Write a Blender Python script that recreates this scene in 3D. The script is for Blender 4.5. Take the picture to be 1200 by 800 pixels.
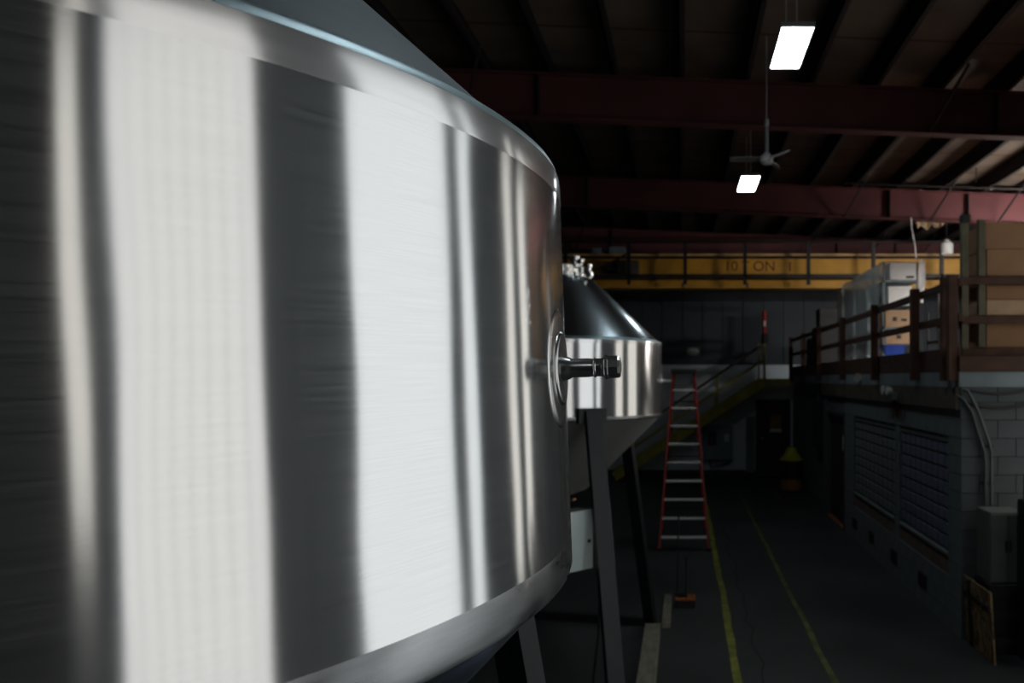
import bpy, math, random
from mathutils import Vector, Matrix
random.seed(7)
S = bpy.context.scene
COL = S.collection
for o in list(bpy.data.objects):
    bpy.data.objects.remove(o)

# ------------------------------------------------------------------ camera
cd = bpy.data.cameras.new('camera')
cam = bpy.data.objects.new('camera', cd)
COL.objects.link(cam)
cam.location = (0, 0, 2.85)
cam.rotation_euler = (math.pi / 2, 0, 0)
cd.sensor_width = 36
cd.lens = 1020 / 1200 * 36
cd.shift_x = -200 / 1200
cd.shift_y = 44 / 1200
cd.clip_start = 0.05
cd.dof.use_dof = True
cd.dof.focus_distance = 1.5
cd.dof.aperture_fstop = 6.0
S.camera = cam

# ------------------------------------------------------------------ world, exposure
W = bpy.data.worlds.new('world')
S.world = W
W.use_nodes = True
W.node_tree.nodes['Background'].inputs[0].default_value = (0.55, 0.65, 0.75, 1)
W.node_tree.nodes['Background'].inputs[1].default_value = 0.8
S.view_settings.view_transform = 'Standard'
S.view_settings.look = 'None'
S.view_settings.gamma = 1
S.view_settings.use_curve_mapping = False
S.view_settings.exposure = 0.0
PANE_LIGHT = 1.06          # radiance of the daylight behind the translucent wall panels
LAMP_LIGHT = 16.0          # radiance of the high bay diffusers
LOFT_LIGHT = 270.0           # radiance of the unseen tube lamps added over the loft
S.cycles.use_denoising = True
S.cycles.max_bounces = 8
S.cycles.glossy_bounces = 5
S.cycles.diffuse_bounces = 4
S.cycles.sample_clamp_indirect = 4


# ------------------------------------------------------------------ helpers: materials
def newmat(name):
    m = bpy.data.materials.new(name)
    m.use_nodes = True
    nt = m.node_tree
    return m, nt, nt.nodes['Principled BSDF']


def setc(sock, c):
    sock.default_value = (c[0], c[1], c[2], 1)


def mat(name, col, rough=0.6, metal=0.0, var=0.25, scale=6.0, bump=0.0, detail=4, stretch=(1, 1, 1), spec=0.5, col2=None):
    """painted / plain surface with noise variation in colour and roughness"""
    m, nt, b = newmat(name)
    tc = nt.nodes.new('ShaderNodeTexCoord')
    mp = nt.nodes.new('ShaderNodeMapping')
    mp.inputs['Scale'].default_value = stretch
    nt.links.new(tc.outputs['Object'], mp.inputs['Vector'])
    n = nt.nodes.new('ShaderNodeTexNoise')
    n.inputs['Scale'].default_value = scale
    n.inputs['Detail'].default_value = detail
    nt.links.new(mp.outputs['Vector'], n.inputs['Vector'])
    r = nt.nodes.new('ShaderNodeValToRGB')
    c2 = col2 or tuple(max(0, c * (1 - var)) for c in col)
    c1 = tuple(min(1, c * (1 + var * 0.5)) for c in col)
    setc(r.color_ramp.elements[0], c2) if False else None
    r.color_ramp.elements[0].color = (*c2, 1)
    r.color_ramp.elements[0].position = 0.3
    r.color_ramp.elements[1].color = (*c1, 1)
    r.color_ramp.elements[1].position = 0.7
    nt.links.new(n.outputs['Fac'], r.inputs['Fac'])
    nt.links.new(r.outputs['Color'], b.inputs['Base Color'])
    b.inputs['Roughness'].default_value = rough
    b.inputs['Metallic'].default_value = metal
    b.inputs['Specular IOR Level'].default_value = spec
    if bump:
        bp = nt.nodes.new('ShaderNodeBump')
        bp.inputs['Strength'].default_value = bump
        bp.inputs['Distance'].default_value = 0.01
        nt.links.new(n.outputs['Fac'], bp.inputs['Height'])
        nt.links.new(bp.outputs['Normal'], b.inputs['Normal'])
    return m


def emit(name, col, strength):
    m, nt, b = newmat(name)
    setc(b.inputs['Base Color'], (0.7, 0.7, 0.7))
    setc(b.inputs['Emission Color'], col)
    b.inputs['Emission Strength'].default_value = strength
    b.inputs['Roughness'].default_value = 0.6
    return m


def steel(name, col, rough, aniso, grain=(5, 260), gvar=0.06, wave=0.0, bump=0.02, blotch=0.0, wide=0.0):
    """brushed stainless: the grain runs round the vessel, so reflections smear up and down"""
    m, nt, b = newmat(name)
    L = nt.links.new
    uv = nt.nodes.new('ShaderNodeUVMap')
    mp = nt.nodes.new('ShaderNodeMapping')
    mp.inputs['Scale'].default_value = (grain[0], grain[1], 1)
    L(uv.outputs['UV'], mp.inputs['Vector'])
    n = nt.nodes.new('ShaderNodeTexNoise')
    n.inputs['Scale'].default_value = 1.0
    n.inputs['Detail'].default_value = 3
    L(mp.outputs['Vector'], n.inputs['Vector'])
    big = nt.nodes.new('ShaderNodeTexNoise')
    big.inputs['Scale'].default_value = 5.0
    big.inputs['Detail'].default_value = 3
    mp2 = nt.nodes.new('ShaderNodeMapping')
    mp2.inputs['Scale'].default_value = (1, 2.6, 1)
    L(uv.outputs['UV'], mp2.inputs['Vector'])
    L(mp2.outputs['Vector'], big.inputs['Vector'])
    b.inputs['Metallic'].default_value = 1
    mr = nt.nodes.new('ShaderNodeMapRange')
    mr.inputs[1].default_value = 0.25
    mr.inputs[2].default_value = 0.75
    mr.inputs[3].default_value = max(0.02, rough * (1 - gvar * 2))
    mr.inputs[4].default_value = rough * (1 + gvar * 2)
    mix = nt.nodes.new('ShaderNodeMath')
    mix.operation = 'ADD'
    mul = nt.nodes.new('ShaderNodeMath')
    mul.operation = 'MULTIPLY_ADD'
    mul.inputs[1].default_value = 0.5 + blotch
    mul.inputs[2].default_value = 0.25 - 0.5 * blotch
    L(big.outputs['Fac'], mul.inputs[0])
    mul2 = nt.nodes.new('ShaderNodeMath')
    mul2.operation = 'MULTIPLY'
    mul2.inputs[1].default_value = 0.5
    L(n.outputs['Fac'], mul2.inputs[0])
    L(mul.outputs[0], mix.inputs[0])
    L(mul2.outputs[0], mix.inputs[1])
    sub = nt.nodes.new('ShaderNodeMath')
    sub.operation = 'SUBTRACT'
    sub.inputs[1].default_value = 0.25
    L(mix.outputs[0], sub.inputs[0])
    L(sub.outputs[0], mr.inputs[0])
    L(mr.outputs[0], b.inputs['Roughness'])
    cr = nt.nodes.new('ShaderNodeValToRGB')
    cr.color_ramp.elements[0].position = 0.3
    cr.color_ramp.elements[0].color = (*[c * (1 - gvar) for c in col], 1)
    cr.color_ramp.elements[1].position = 0.7
    cr.color_ramp.elements[1].color = (*[min(1, c * (1 + gvar)) for c in col], 1)
    L(n.outputs['Fac'], cr.inputs['Fac'])
    L(cr.outputs['Color'], b.inputs['Base Color'])
    b.inputs['Anisotropic'].default_value = aniso
    b.inputs['Anisotropic Rotation'].default_value = 0.25
    tg = nt.nodes.new('ShaderNodeTangent')
    tg.direction_type = 'RADIAL'
    tg.axis = 'Z'
    L(tg.outputs['Tangent'], b.inputs['Tangent'])
    bp = nt.nodes.new('ShaderNodeBump')
    bp.inputs['Strength'].default_value = bump
    bp.inputs['Distance'].default_value = 0.002
    L(n.outputs['Fac'], bp.inputs['Height'])
    if wave:
        wv = nt.nodes.new('ShaderNodeTexNoise')
        wv.inputs['Scale'].default_value = 1.0
        wv.inputs['Detail'].default_value = 1
        mp3 = nt.nodes.new('ShaderNodeMapping')
        mp3.inputs['Scale'].default_value = (4.5, 2.2, 1)
        L(uv.outputs['UV'], mp3.inputs['Vector'])
        L(mp3.outputs['Vector'], wv.inputs['Vector'])
        bp2 = nt.nodes.new('ShaderNodeBump')
        bp2.inputs['Strength'].default_value = 1.0
        bp2.inputs['Distance'].default_value = wave
        L(wv.outputs['Fac'], bp2.inputs['Height'])
        L(bp.outputs['Normal'], bp2.inputs['Normal'])
        L(bp2.outputs['Normal'], b.inputs['Normal'])
    else:
        L(bp.outputs['Normal'], b.inputs['Normal'])
    if wide:
        # worn brushed metal scatters part of the light widely, most along the grain lines
        b2 = nt.nodes.new('ShaderNodeBsdfPrincipled')
        setc(b2.inputs['Base Color'], col)
        b2.inputs['Metallic'].default_value = 1
        b2.inputs['Roughness'].default_value = 0.55
        mxs = nt.nodes.new('ShaderNodeMixShader')
        mw = nt.nodes.new('ShaderNodeMapRange')
        mw.inputs[1].default_value = 0.3
        mw.inputs[2].default_value = 0.7
        mw.inputs[3].default_value = wide * (0.6 if grain[1] > 200 else 0.97)
        mw.inputs[4].default_value = wide * (1.45 if grain[1] > 200 else 1.03)
        L(n.outputs['Fac'], mw.inputs[0])
        L(mw.outputs[0], mxs.inputs[0])
        L(b.outputs[0], mxs.inputs[1])
        L(b2.outputs[0], mxs.inputs[2])
        L(mxs.outputs[0], nt.nodes['Material Output'].inputs['Surface'])
    return m


# ------------------------------------------------------------------ helpers: geometry
class MB:
    def __init__(s):
        s.v, s.f, s.uv = [], [], {}

    def box(s, x0, x1, y0, y1, z0, z1):
        b = len(s.v)
        s.v += [(x, y, z) for z in (z0, z1) for y in (y0, y1) for x in (x0, x1)]
        s.f += [tuple(b + i for i in q) for q in ((0, 2, 3, 1), (4, 5, 7, 6), (0, 1, 5, 4), (2, 6, 7, 3), (0, 4, 6, 2), (1, 3, 7, 5))]
        return s

    def cbox(s, x0, x1, y0, y1, z0, z1, c=0.01):
        """box with chamfered edges"""
        b = len(s.v)
        X, Y, Z = (x0, x1), (y0, y1), (z0, z1)
        idx = {}
        for i in (0, 1):
            for j in (0, 1):
                for k in (0, 1):
                    sx, sy, sz = (1, -1)[i], (1, -1)[j], (1, -1)[k]
                    p = (X[i], Y[j], Z[k])
                    idx[i, j, k, 0] = len(s.v); s.v.append((p[0], p[1] + sy * c, p[2] + sz * c))
                    idx[i, j, k, 1] = len(s.v); s.v.append((p[0] + sx * c, p[1], p[2] + sz * c))
                    idx[i, j, k, 2] = len(s.v); s.v.append((p[0] + sx * c, p[1] + sy * c, p[2]))
        fs = []
        for i in (0, 1):
            fs.append([idx[i, 0, 0, 0], idx[i, 1, 0, 0], idx[i, 1, 1, 0], idx[i, 0, 1, 0]])
            fs.append([idx[0, i, 0, 1], idx[1, i, 0, 1], idx[1, i, 1, 1], idx[0, i, 1, 1]])
            fs.append([idx[0, 0, i, 2], idx[1, 0, i, 2], idx[1, 1, i, 2], idx[0, 1, i, 2]])
        for a in (0, 1):
            for e in (0, 1):
                fs.append([idx[a, e, 0, 0], idx[a, e, 1, 0], idx[a, e, 1, 1], idx[a, e, 0, 1]])
                fs.append([idx[a, 0, e, 0], idx[a, 1, e, 0], idx[a, 1, e, 2], idx[a, 0, e, 2]])
                fs.append([idx[0, a, e, 1], idx[1, a, e, 1], idx[1, a, e, 2], idx[0, a, e, 2]])
        for i in (0, 1):
            for j in (0, 1):
                for k in (0, 1):
                    fs.append([idx[i, j, k, 0], idx[i, j, k, 1], idx[i, j, k, 2]])
        cen = Vector(((x0 + x1) / 2, (y0 + y1) / 2, (z0 + z1) / 2))
        for f in fs:
            a, bb, cc = (Vector(s.v[q]) for q in f[:3])
            nrm = (bb - a).cross(cc - a)
            if nrm.dot((a + cc) / 2 - cen) < 0:
                f.reverse()
            s.f.append(tuple(f))
        return s

    def obox(s, center, ax, ay, az, dx, dy, dz):
        """box with given axes and full sizes"""
        c = Vector(center); ax, ay, az = Vector(ax).normalized() * dx / 2, Vector(ay).normalized() * dy / 2, Vector(az).normalized() * dz / 2
        b = len(s.v)
        s.v += [tuple(c + ax * i + ay * j + az * k) for k in (-1, 1) for j in (-1, 1) for i in (-1, 1)]
        q6 = ((0, 2, 3, 1), (4, 5, 7, 6), (0, 1, 5, 4), (2, 6, 7, 3), (0, 4, 6, 2), (1, 3, 7, 5))
        flip = ax.cross(ay).dot(az) < 0
        s.f += [tuple(b + i for i in (q[::-1] if flip else q)) for q in q6]
        return s

    def bar(s, p0, p1, w, d, up=(0, 0, 1)):
        """rectangular bar from p0 to p1; w across, d along the 'up' side"""
        p0, p1 = Vector(p0), Vector(p1)
        t = (p1 - p0)
        L = t.length
        t.normalize()
        u = Vector(up)
        u = u - t * u.dot(t)
        if u.length < 1e-4:
            u = Vector((0, 1, 0)) - t * t.y
        u.normalize()
        r = t.cross(u)
        return s.obox((p0 + p1) / 2, t, r, u, L, w, d)

    def tube(s, pts, r, n=10, cap=True):
        pts = [Vector(p) for p in pts]
        rs = r if isinstance(r, (list, tuple)) else [r] * len(pts)
        b = len(s.v)
        prev = None
        for i, p in enumerate(pts):
            t = (pts[min(i + 1, len(pts) - 1)] - pts[max(i - 1, 0)]).normalized()
            if prev is None:
                u = Vector((0, 0, 1)) if abs(t.z) < 0.9 else Vector((1, 0, 0))
            else:
                u = prev
            u = (u - t * u.dot(t)).normalized()
            prev = u
            w = t.cross(u)
            for k in range(n):
                a = 2 * math.pi * k / n
                s.v.append(tuple(p + (u * math.cos(a) + w * math.sin(a)) * rs[i]))
        for i in range(len(pts) - 1):
            for k in range(n):
                k2 = (k + 1) % n
                s.f.append((b + i * n + k, b + i * n + k2, b + (i + 1) * n + k2, b + (i + 1) * n + k))
        if cap:
            s.f.append(tuple(b + k for k in range(n))[::-1])
            s.f.append(tuple(b + (len(pts) - 1) * n + k for k in range(n)))
        return s

    def lathe(s, prof, n=48, frame=None, cap0=False, cap1=False, uvscale=1.0):
        """profile [(r, h)] about an axis; frame=(origin, u, v, axis)"""
        O, U, V, A = frame or ((0, 0, 0), (1, 0, 0), (0, 1, 0), (0, 0, 1))
        O, U, V, A = Vector(O), Vector(U), Vector(V), Vector(A)
        b = len(s.v)
        ln = [0.0]
        for i in range(1, len(prof)):
            ln.append(ln[-1] + math.hypot(prof[i][0] - prof[i - 1][0], prof[i][1] - prof[i - 1][1]))
        for (r, h) in prof:
            for k in range(n):
                a = 2 * math.pi * k / n
                s.v.append(tuple(O + (U * math.cos(a) + V * math.sin(a)) * r + A * h))
        rm = max(r for r, h in prof)
        for i in range(len(prof) - 1):
            for k in range(n):
                k2 = (k + 1) % n
                s.uv[len(s.f)] = [(2 * math.pi * rm * kk / n, ln[ii]) for ii, kk in ((i, k), (i, k + 1), (i + 1, k + 1), (i + 1, k))]
                s.f.append((b + i * n + k, b + i * n + k2, b + (i + 1) * n + k2, b + (i + 1) * n + k))
        if cap0:
            s.f.append(tuple(b + k for k in range(n))[::-1])
        if cap1:
            s.f.append(tuple(b + (len(prof) - 1) * n + k for k in range(n)))
        return s

    def mesh(s, name, m, smooth=None):
        me = bpy.data.meshes.new(name)
        me.from_pydata(s.v, [], s.f)
        if s.uv:
            lay = me.uv_layers.new(name='UVMap')
            for p in me.polygons:
                q = s.uv.get(p.index)
                if q:
                    for li, c in zip(p.loop_indices, q):
                        lay.data[li].uv = c
        if smooth:
            for p in me.polygons:
                p.use_smooth = True
            me.set_sharp_from_angle(angle=math.radians(smooth))
        if m:
            me.materials.append(m)
        return me

    def build(s, name, m, parent=None, smooth=None, loc=None):
        return link(name, s.mesh(name, m, smooth), parent, loc)


def link(name, me, parent=None, loc=None):
    o = bpy.data.objects.new(name, me)
    COL.objects.link(o)
    if parent is not None:
        o.parent = parent
    if loc is not None:
        o.location = loc
    return o


def tag(o, label=None, cat=None, group=None, kind=None):
    if label: o['label'] = label
    if cat: o['category'] = cat
    if group: o['group'] = group
    if kind: o['kind'] = kind
    return o


def thing(name, label, cat, loc=(0, 0, 0), rz=0, group=None, kind=None):
    o = bpy.data.objects.new(name, None)
    COL.objects.link(o)
    o.empty_display_size = 0.1
    o.location = loc
    o.rotation_euler = (0, 0, rz)
    return tag(o, label, cat, group, kind)


def copy_tree(o, parent=None):
    c = o.copy()
    COL.objects.link(c)
    if parent is not None:
        c.parent = parent
    for ch in list(o.children):
        copy_tree(ch, c)
    return c


# ------------------------------------------------------------------ materials
def floor_mat():
    m, nt, b = newmat('sealed_concrete')
    L = nt.links.new
    tc = nt.nodes.new('ShaderNodeTexCoord')
    n1 = nt.nodes.new('ShaderNodeTexNoise'); n1.inputs['Scale'].default_value = 0.7; n1.inputs['Detail'].default_value = 8
    n2 = nt.nodes.new('ShaderNodeTexNoise'); n2.inputs['Scale'].default_value = 40; n2.inputs['Detail'].default_value = 3
    L(tc.outputs['Object'], n1.inputs['Vector']); L(tc.outputs['Object'], n2.inputs['Vector'])
    r = nt.nodes.new('ShaderNodeValToRGB')
    r.color_ramp.elements[0].position = 0.3; r.color_ramp.elements[0].color = (0.035, 0.041, 0.043, 1)
    r.color_ramp.elements[1].position = 0.72; r.color_ramp.elements[1].color = (0.078, 0.088, 0.09, 1)
    L(n1.outputs['Fac'], r.inputs['Fac'])
    mx = nt.nodes.new('ShaderNodeMixRGB'); mx.blend_type = 'MULTIPLY'; mx.inputs[0].default_value = 0.5
    L(r.outputs['Color'], mx.inputs[1]); L(n2.outputs['Fac'], mx.inputs[2])
    L(mx.outputs['Color'], b.inputs['Base Color'])
    mr = nt.nodes.new('ShaderNodeMapRange')
    mr.inputs[3].default_value = 0.5; mr.inputs[4].default_value = 0.75
    L(n1.outputs['Fac'], mr.inputs[0]); L(mr.outputs[0], b.inputs['Roughness'])
    b.inputs['Specular IOR Level'].default_value = 0.25
    return m


def line_mat():
    m = mat('worn_yellow_paint', (0.25, 0.26, 0.03), 0.6, var=0.6, scale=5, detail=8)
    return m


M = {}
M['floor'] = floor_mat()
M['line'] = line_mat()
M['linefaint'] = mat('faded_yellow_paint', (0.13, 0.14, 0.035), 0.7, var=0.6, scale=4, detail=8)
M['crack'] = mat('crack_filler', (0.012, 0.013, 0.013), 0.9)
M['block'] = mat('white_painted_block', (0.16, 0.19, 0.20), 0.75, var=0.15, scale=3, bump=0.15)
M['endblock'] = mat('shade_darkened_end_block', (0.085, 0.10, 0.107), 0.8, var=0.2, scale=3, bump=0.15)  # end wall shade put into the colour, offsetting the nearby daylight panels
M['endmortar'] = mat('shade_darkened_mortar', (0.055, 0.065, 0.07), 0.9)  # mortar colour darkened the same way for the end wall's shade
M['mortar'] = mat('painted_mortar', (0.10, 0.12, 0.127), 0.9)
M['farwhite'] = mat('painted_far_wall', (0.70, 0.80, 0.86), 0.8, var=0.2, scale=0.8)
M['fardark'] = mat('dark_steel_siding', (0.028, 0.040, 0.056), 0.6, var=0.25, scale=0.6)
M['plainwall'] = mat('grey_wall', (0.10, 0.10, 0.11), 0.8)
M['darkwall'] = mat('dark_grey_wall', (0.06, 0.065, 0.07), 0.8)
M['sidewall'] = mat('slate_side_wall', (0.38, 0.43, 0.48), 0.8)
M['concrete'] = mat('pale_concrete_lip', (0.22, 0.27, 0.285), 0.8, var=0.3, scale=2)
M['lintel'] = mat('rusty_lintel', (0.10, 0.085, 0.07), 0.7, var=0.4, scale=4)
M['brownpanel'] = mat('brown_panel', (0.16, 0.12, 0.10), 0.7, var=0.3)
M['deck'] = mat('deck_timber', (0.07, 0.032, 0.018), 0.8, var=0.4, scale=3, stretch=(1, 1, 4))
M['redbeam'] = mat('red_oxide_primer', (0.12, 0.032, 0.036), 0.65, var=0.25, scale=1.2)
M['purlin'] = mat('dark_purlin_steel', (0.02, 0.016, 0.016), 0.7, var=0.3)
M['roof'] = mat('tan_roof_insulation', (0.15, 0.115, 0.088), 0.85, var=0.3, scale=1.2)
M['rusty'] = mat('rusty_timber_rail', (0.075, 0.032, 0.018), 0.8, var=0.5, scale=5)
M['crane'] = mat('crane_yellow', (0.66, 0.34, 0.028), 0.5, var=0.25, scale=1.5)
M['craneflange'] = mat('pale_crane_flange', (0.70, 0.45, 0.18), 0.6, var=0.35, scale=2)  # paler orange than the girder web
M['black'] = mat('black_steel', (0.012, 0.012, 0.014), 0.55)
M['letters'] = mat('faded_red_lettering', (0.16, 0.045, 0.02), 0.7)
M['olive'] = mat('olive_yellow_paint', (0.42, 0.38, 0.06), 0.6, var=0.35, scale=3)
M['oliverack'] = mat('olive_rack_paint', (0.11, 0.10, 0.055), 0.6, var=0.35)
M['red'] = mat('red_fibreglass', (0.42, 0.02, 0.02), 0.45, var=0.25)
M['alu'] = mat('aluminium', (0.90, 0.93, 0.88), 0.45, 0.0, var=0.08)
M['blackplastic'] = mat('black_plastic', (0.02, 0.02, 0.02), 0.45)
M['orange'] = mat('orange_plastic', (0.45, 0.14, 0.03), 0.5)
M['bluegrey'] = mat('blue_grey_enamel', (0.22, 0.30, 0.34), 0.5, var=0.1)
M['lightgrey'] = mat('light_grey_enamel', (0.74, 0.84, 0.84), 0.45, var=0.05)
M['cabgrey'] = mat('dull_grey_cabinet', (0.15, 0.16, 0.155), 0.6, var=0.2)
M['sticker'] = mat('white_sticker', (0.75, 0.76, 0.74), 0.6, var=0.05)
M['legsteel'] = mat('dark_leg_steel', (0.018, 0.02, 0.023), 0.5, 0.1, var=0.3)
M['bluelabel'] = mat('scuffed_blue_label', (0.03, 0.045, 0.16), 0.5, var=0.8, scale=60, detail=2, col2=(0.28, 0.3, 0.34))
M['door'] = mat('dark_brown_door', (0.025, 0.02, 0.02), 0.6)
M['doorframe'] = mat('door_frame_dark', (0.05, 0.05, 0.055), 0.6)
M['doorpane'] = mat('amber_notice', (0.32, 0.17, 0.05), 0.6, var=0.3)
M['drum'] = mat('black_drum', (0.02, 0.02, 0.022), 0.45)
M['drumyellow'] = mat('yellow_drum_funnel', (0.48, 0.50, 0.03), 0.5)
M['drumorange'] = mat('ochre_drum_base', (0.32, 0.14, 0.03), 0.6)
M['cardboard'] = mat('cardboard', (0.30, 0.165, 0.085), 0.85, var=0.15, scale=2.5)
M['cardlight'] = mat('light_cardboard', (0.42, 0.28, 0.17), 0.85, var=0.15)
M['tape'] = mat('packing_tape', (0.22, 0.12, 0.06), 0.4)
M['whitebox'] = mat('white_carton', (0.72, 0.73, 0.73), 0.8, var=0.06)
M['ink'] = mat('black_print', (0.03, 0.03, 0.03), 0.8)
M['shelfsteel'] = mat('grey_shelf_steel', (0.20, 0.26, 0.28), 0.5, 0.2)
M['blue'] = mat('blue_plastic', (0.02, 0.07, 0.42), 0.45)
M['dullblack'] = mat('dull_dark_grey', (0.03, 0.03, 0.034), 0.7)
M['timber'] = mat('pale_timber', (0.24, 0.225, 0.175), 0.8, var=0.3, scale=5, stretch=(4, 1, 4))
M['conduit'] = mat('galvanised_conduit', (0.10, 0.115, 0.12), 0.55, 0.2)
M['cable'] = mat('black_cable', (0.015, 0.015, 0.016), 0.6)
M['chrome'] = mat('dull_chrome', (0.75, 0.77, 0.78), 0.22, 1.0, var=0.04)
M['fitting'] = mat('polished_fitting', (0.80, 0.80, 0.78), 0.2, 1.0, var=0.05)
M['nozzle'] = mat('dark_polished_pipe', (0.50, 0.50, 0.50), 0.27, 1.0, var=0.08)
M['padsteel'] = mat('satin_pad_steel', (0.60, 0.60, 0.60), 0.23, 1.0, var=0.05)
M['fan'] = mat('fan_grey', (0.42, 0.42, 0.42), 0.5)
M['fanblade'] = mat('fan_blade', (0.16, 0.15, 0.15), 0.6)
M['housing'] = mat('fixture_housing', (0.2, 0.21, 0.22), 0.5)
M['lamp'] = emit('led_diffuser', (0.86, 0.95, 1.0), LAMP_LIGHT)
M['insul'] = mat('torn_insulation', (0.55, 0.40, 0.25), 0.9, var=0.4, scale=12)
M['frame'] = mat('window_frame_dark', (0.05, 0.055, 0.06), 0.6)
M['paneA'] = emit('translucent_panel_warm', (1.0, 0.985, 0.955), PANE_LIGHT)
M['paneB'] = emit('translucent_panel_cool', (0.97, 1.0, 1.0), PANE_LIGHT * 1.08)
M['paneC'] = emit('translucent_panel_beige', (1.0, 0.96, 0.88), PANE_LIGHT * 0.98)
M['tube'] = emit('added_lamp_tube', (1.0, 0.93, 0.86), LOFT_LIGHT)
M['tubedim'] = emit('added_lamp_tube_near', (1.0, 0.93, 0.86), LOFT_LIGHT * 1.0)
M['rust'] = mat('rust_patch', (0.16, 0.075, 0.04), 0.9, var=0.5, scale=20)
M['threshold'] = mat('red_threshold_paint', (0.32, 0.09, 0.05), 0.7, var=0.4)


def glassblock_mat(name, col):
    m, nt, b = newmat(name)
    L = nt.links.new
    tc = nt.nodes.new('ShaderNodeTexCoord')
    n = nt.nodes.new('ShaderNodeTexNoise'); n.inputs['Scale'].default_value = 3
    L(tc.outputs['Object'], n.inputs['Vector'])
    r = nt.nodes.new('ShaderNodeValToRGB')
    r.color_ramp.elements[0].color = (*[c * 0.7 for c in col], 1)
    r.color_ramp.elements[1].color = (*col, 1)
    L(n.outputs['Fac'], r.inputs['Fac']); L(r.outputs['Color'], b.inputs['Base Color'])
    b.inputs['Roughness'].default_value = 0.3
    return m


M['glassgrey'] = glassblock_mat('glass_block_grey', (0.22, 0.25, 0.255))
M['glassblue'] = glassblock_mat('glass_block_blue', (0.18, 0.205, 0.31))


def osb_mat():
    m, nt, b = newmat('oriented_strand_board')
    L = nt.links.new
    tc = nt.nodes.new('ShaderNodeTexCoord')
    v = nt.nodes.new('ShaderNodeTexVoronoi'); v.inputs['Scale'].default_value = 28
    mp = nt.nodes.new('ShaderNodeMapping'); mp.inputs['Scale'].default_value = (1, 1, 0.4)
    L(tc.outputs['Object'], mp.inputs['Vector']); L(mp.outputs['Vector'], v.inputs['Vector'])
    sp = nt.nodes.new('ShaderNodeSeparateColor'); L(v.outputs['Color'], sp.inputs[0])
    r = nt.nodes.new('ShaderNodeValToRGB')
    r.color_ramp.elements[0].color = (0.09, 0.05, 0.02, 1)
    r.color_ramp.elements[1].color = (0.40, 0.27, 0.13, 1)
    L(sp.outputs[0], r.inputs['Fac']); L(r.outputs['Color'], b.inputs['Base Color'])
    b.inputs['Roughness'].default_value = 0.8
    return m


M['osb'] = osb_mat()


def plastic_mat():
    m, nt, b = newmat('translucent_sheet')
    setc(b.inputs['Base Color'], (0.55, 0.62, 0.62))
    b.inputs['Roughness'].default_value = 0.35
    b.inputs['Alpha'].default_value = 0.62
    tc = nt.nodes.new('ShaderNodeTexCoord')
    n = nt.nodes.new('ShaderNodeTexNoise'); n.inputs['Scale'].default_value = 5; n.inputs['Detail'].default_value = 4
    mp = nt.nodes.new('ShaderNodeMapping'); mp.inputs['Scale'].default_value = (1, 2.5, 0.35)
    nt.links.new(tc.outputs['Object'], mp.inputs['Vector']); nt.links.new(mp.outputs['Vector'], n.inputs['Vector'])
    bp = nt.nodes.new('ShaderNodeBump'); bp.inputs['Strength'].default_value = 0.6; bp.inputs['Distance'].default_value = 0.05
    nt.links.new(n.outputs['Fac'], bp.inputs['Height']); nt.links.new(bp.outputs['Normal'], b.inputs['Normal'])
    return m


M['sheet'] = plastic_mat()
M['shell'] = steel('brushed_stainless', (0.66, 0.665, 0.665), 0.125, 0.96, grain=(7, 600), gvar=0.07, wave=0.0017, bump=0.02, wide=0.085)
M['shell2'] = steel('brushed_stainless_smooth', (0.66, 0.66, 0.655), 0.17, 0.93, gvar=0.04, wave=0.0008, bump=0.01, wide=0.07)
M['band'] = steel('ground_weld_band', (0.68, 0.68, 0.68), 0.17, 0.8, grain=(8, 90), gvar=0.05, wave=0.004, blotch=0.5, wide=0.2)
M['bandlow'] = steel('ground_weld_band_dark', (0.30, 0.31, 0.32), 0.30, 0.4, grain=(8, 60), gvar=0.12, wave=0.012, blotch=0.8)  # lower band: darker, rougher and blotchier than the upper one
M['cone'] = steel('satin_cone_steel', (0.50, 0.58, 0.62), 0.20, 0.4, grain=(6, 120), gvar=0.04)
M['conebig'] = steel('satin_cone_steel_worn', (0.50, 0.58, 0.62), 0.26, 0.4, grain=(3, 30), gvar=0.01, bump=0.0, wide=0.3)
M['bead'] = steel('satin_rim_steel', (0.42, 0.54, 0.58), 0.42, 0.2, grain=(4, 60), gvar=0.03, bump=0.004)
M['conelow'] = steel('brightened_cone_steel', (0.62, 0.63, 0.61), 0.5, 0.3, grain=(6, 60), gvar=0.06)  # same steel as the cone, made paler and rougher to look better lit

# ------------------------------------------------------------------ the setting
XW = 3.05        # aisle face of the block-walled office
YC = 9.53        # its front corner
YF = 25.8        # far wall
XD = 4.3         # side wall with the daylight panels


def roof_z(x):
    return 7.26 - 0.04 * x


def struct(o, label, cat):
    return tag(o, label, cat, kind='structure')


fl = MB().box(-9, 9, -8, YF + 0.3, -0.2, 0).build('floor', M['floor'])
struct(fl, 'dark worn concrete floor of the hall', 'floor')


def stripe(x, y0, y1, w, m, name, wob=0.012, step=0.5, z=0.003):
    mb = MB()
    n = int((y1 - y0) / step)
    for i in range(n + 1):
        y = y0 + (y1 - y0) * i / n
        dx = random.uniform(-wob, wob)
        ww = w * random.uniform(0.85, 1.1)
        mb.v += [(x + dx - ww / 2, y, z), (x + dx + ww / 2, y, z)]
    for i in range(n):
        mb.f.append((2 * i, 2 * i + 1, 2 * i + 3, 2 * i + 2))
    return mb.build(name, m, fl)


stripe(0.53, 6.5, 21.5, 0.085, M['line'], 'painted_line')
stripe(1.43, 7.2, 21.5, 0.06, M['linefaint'], 'painted_line')
stripe(2.32, 20.0, 22.6, 0.07, M['linefaint'], 'painted_line')
stripe(0.78, 7.2, 17.0, 0.012, M['crack'], 'floor_crack', wob=0.05, step=0.3)

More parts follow.
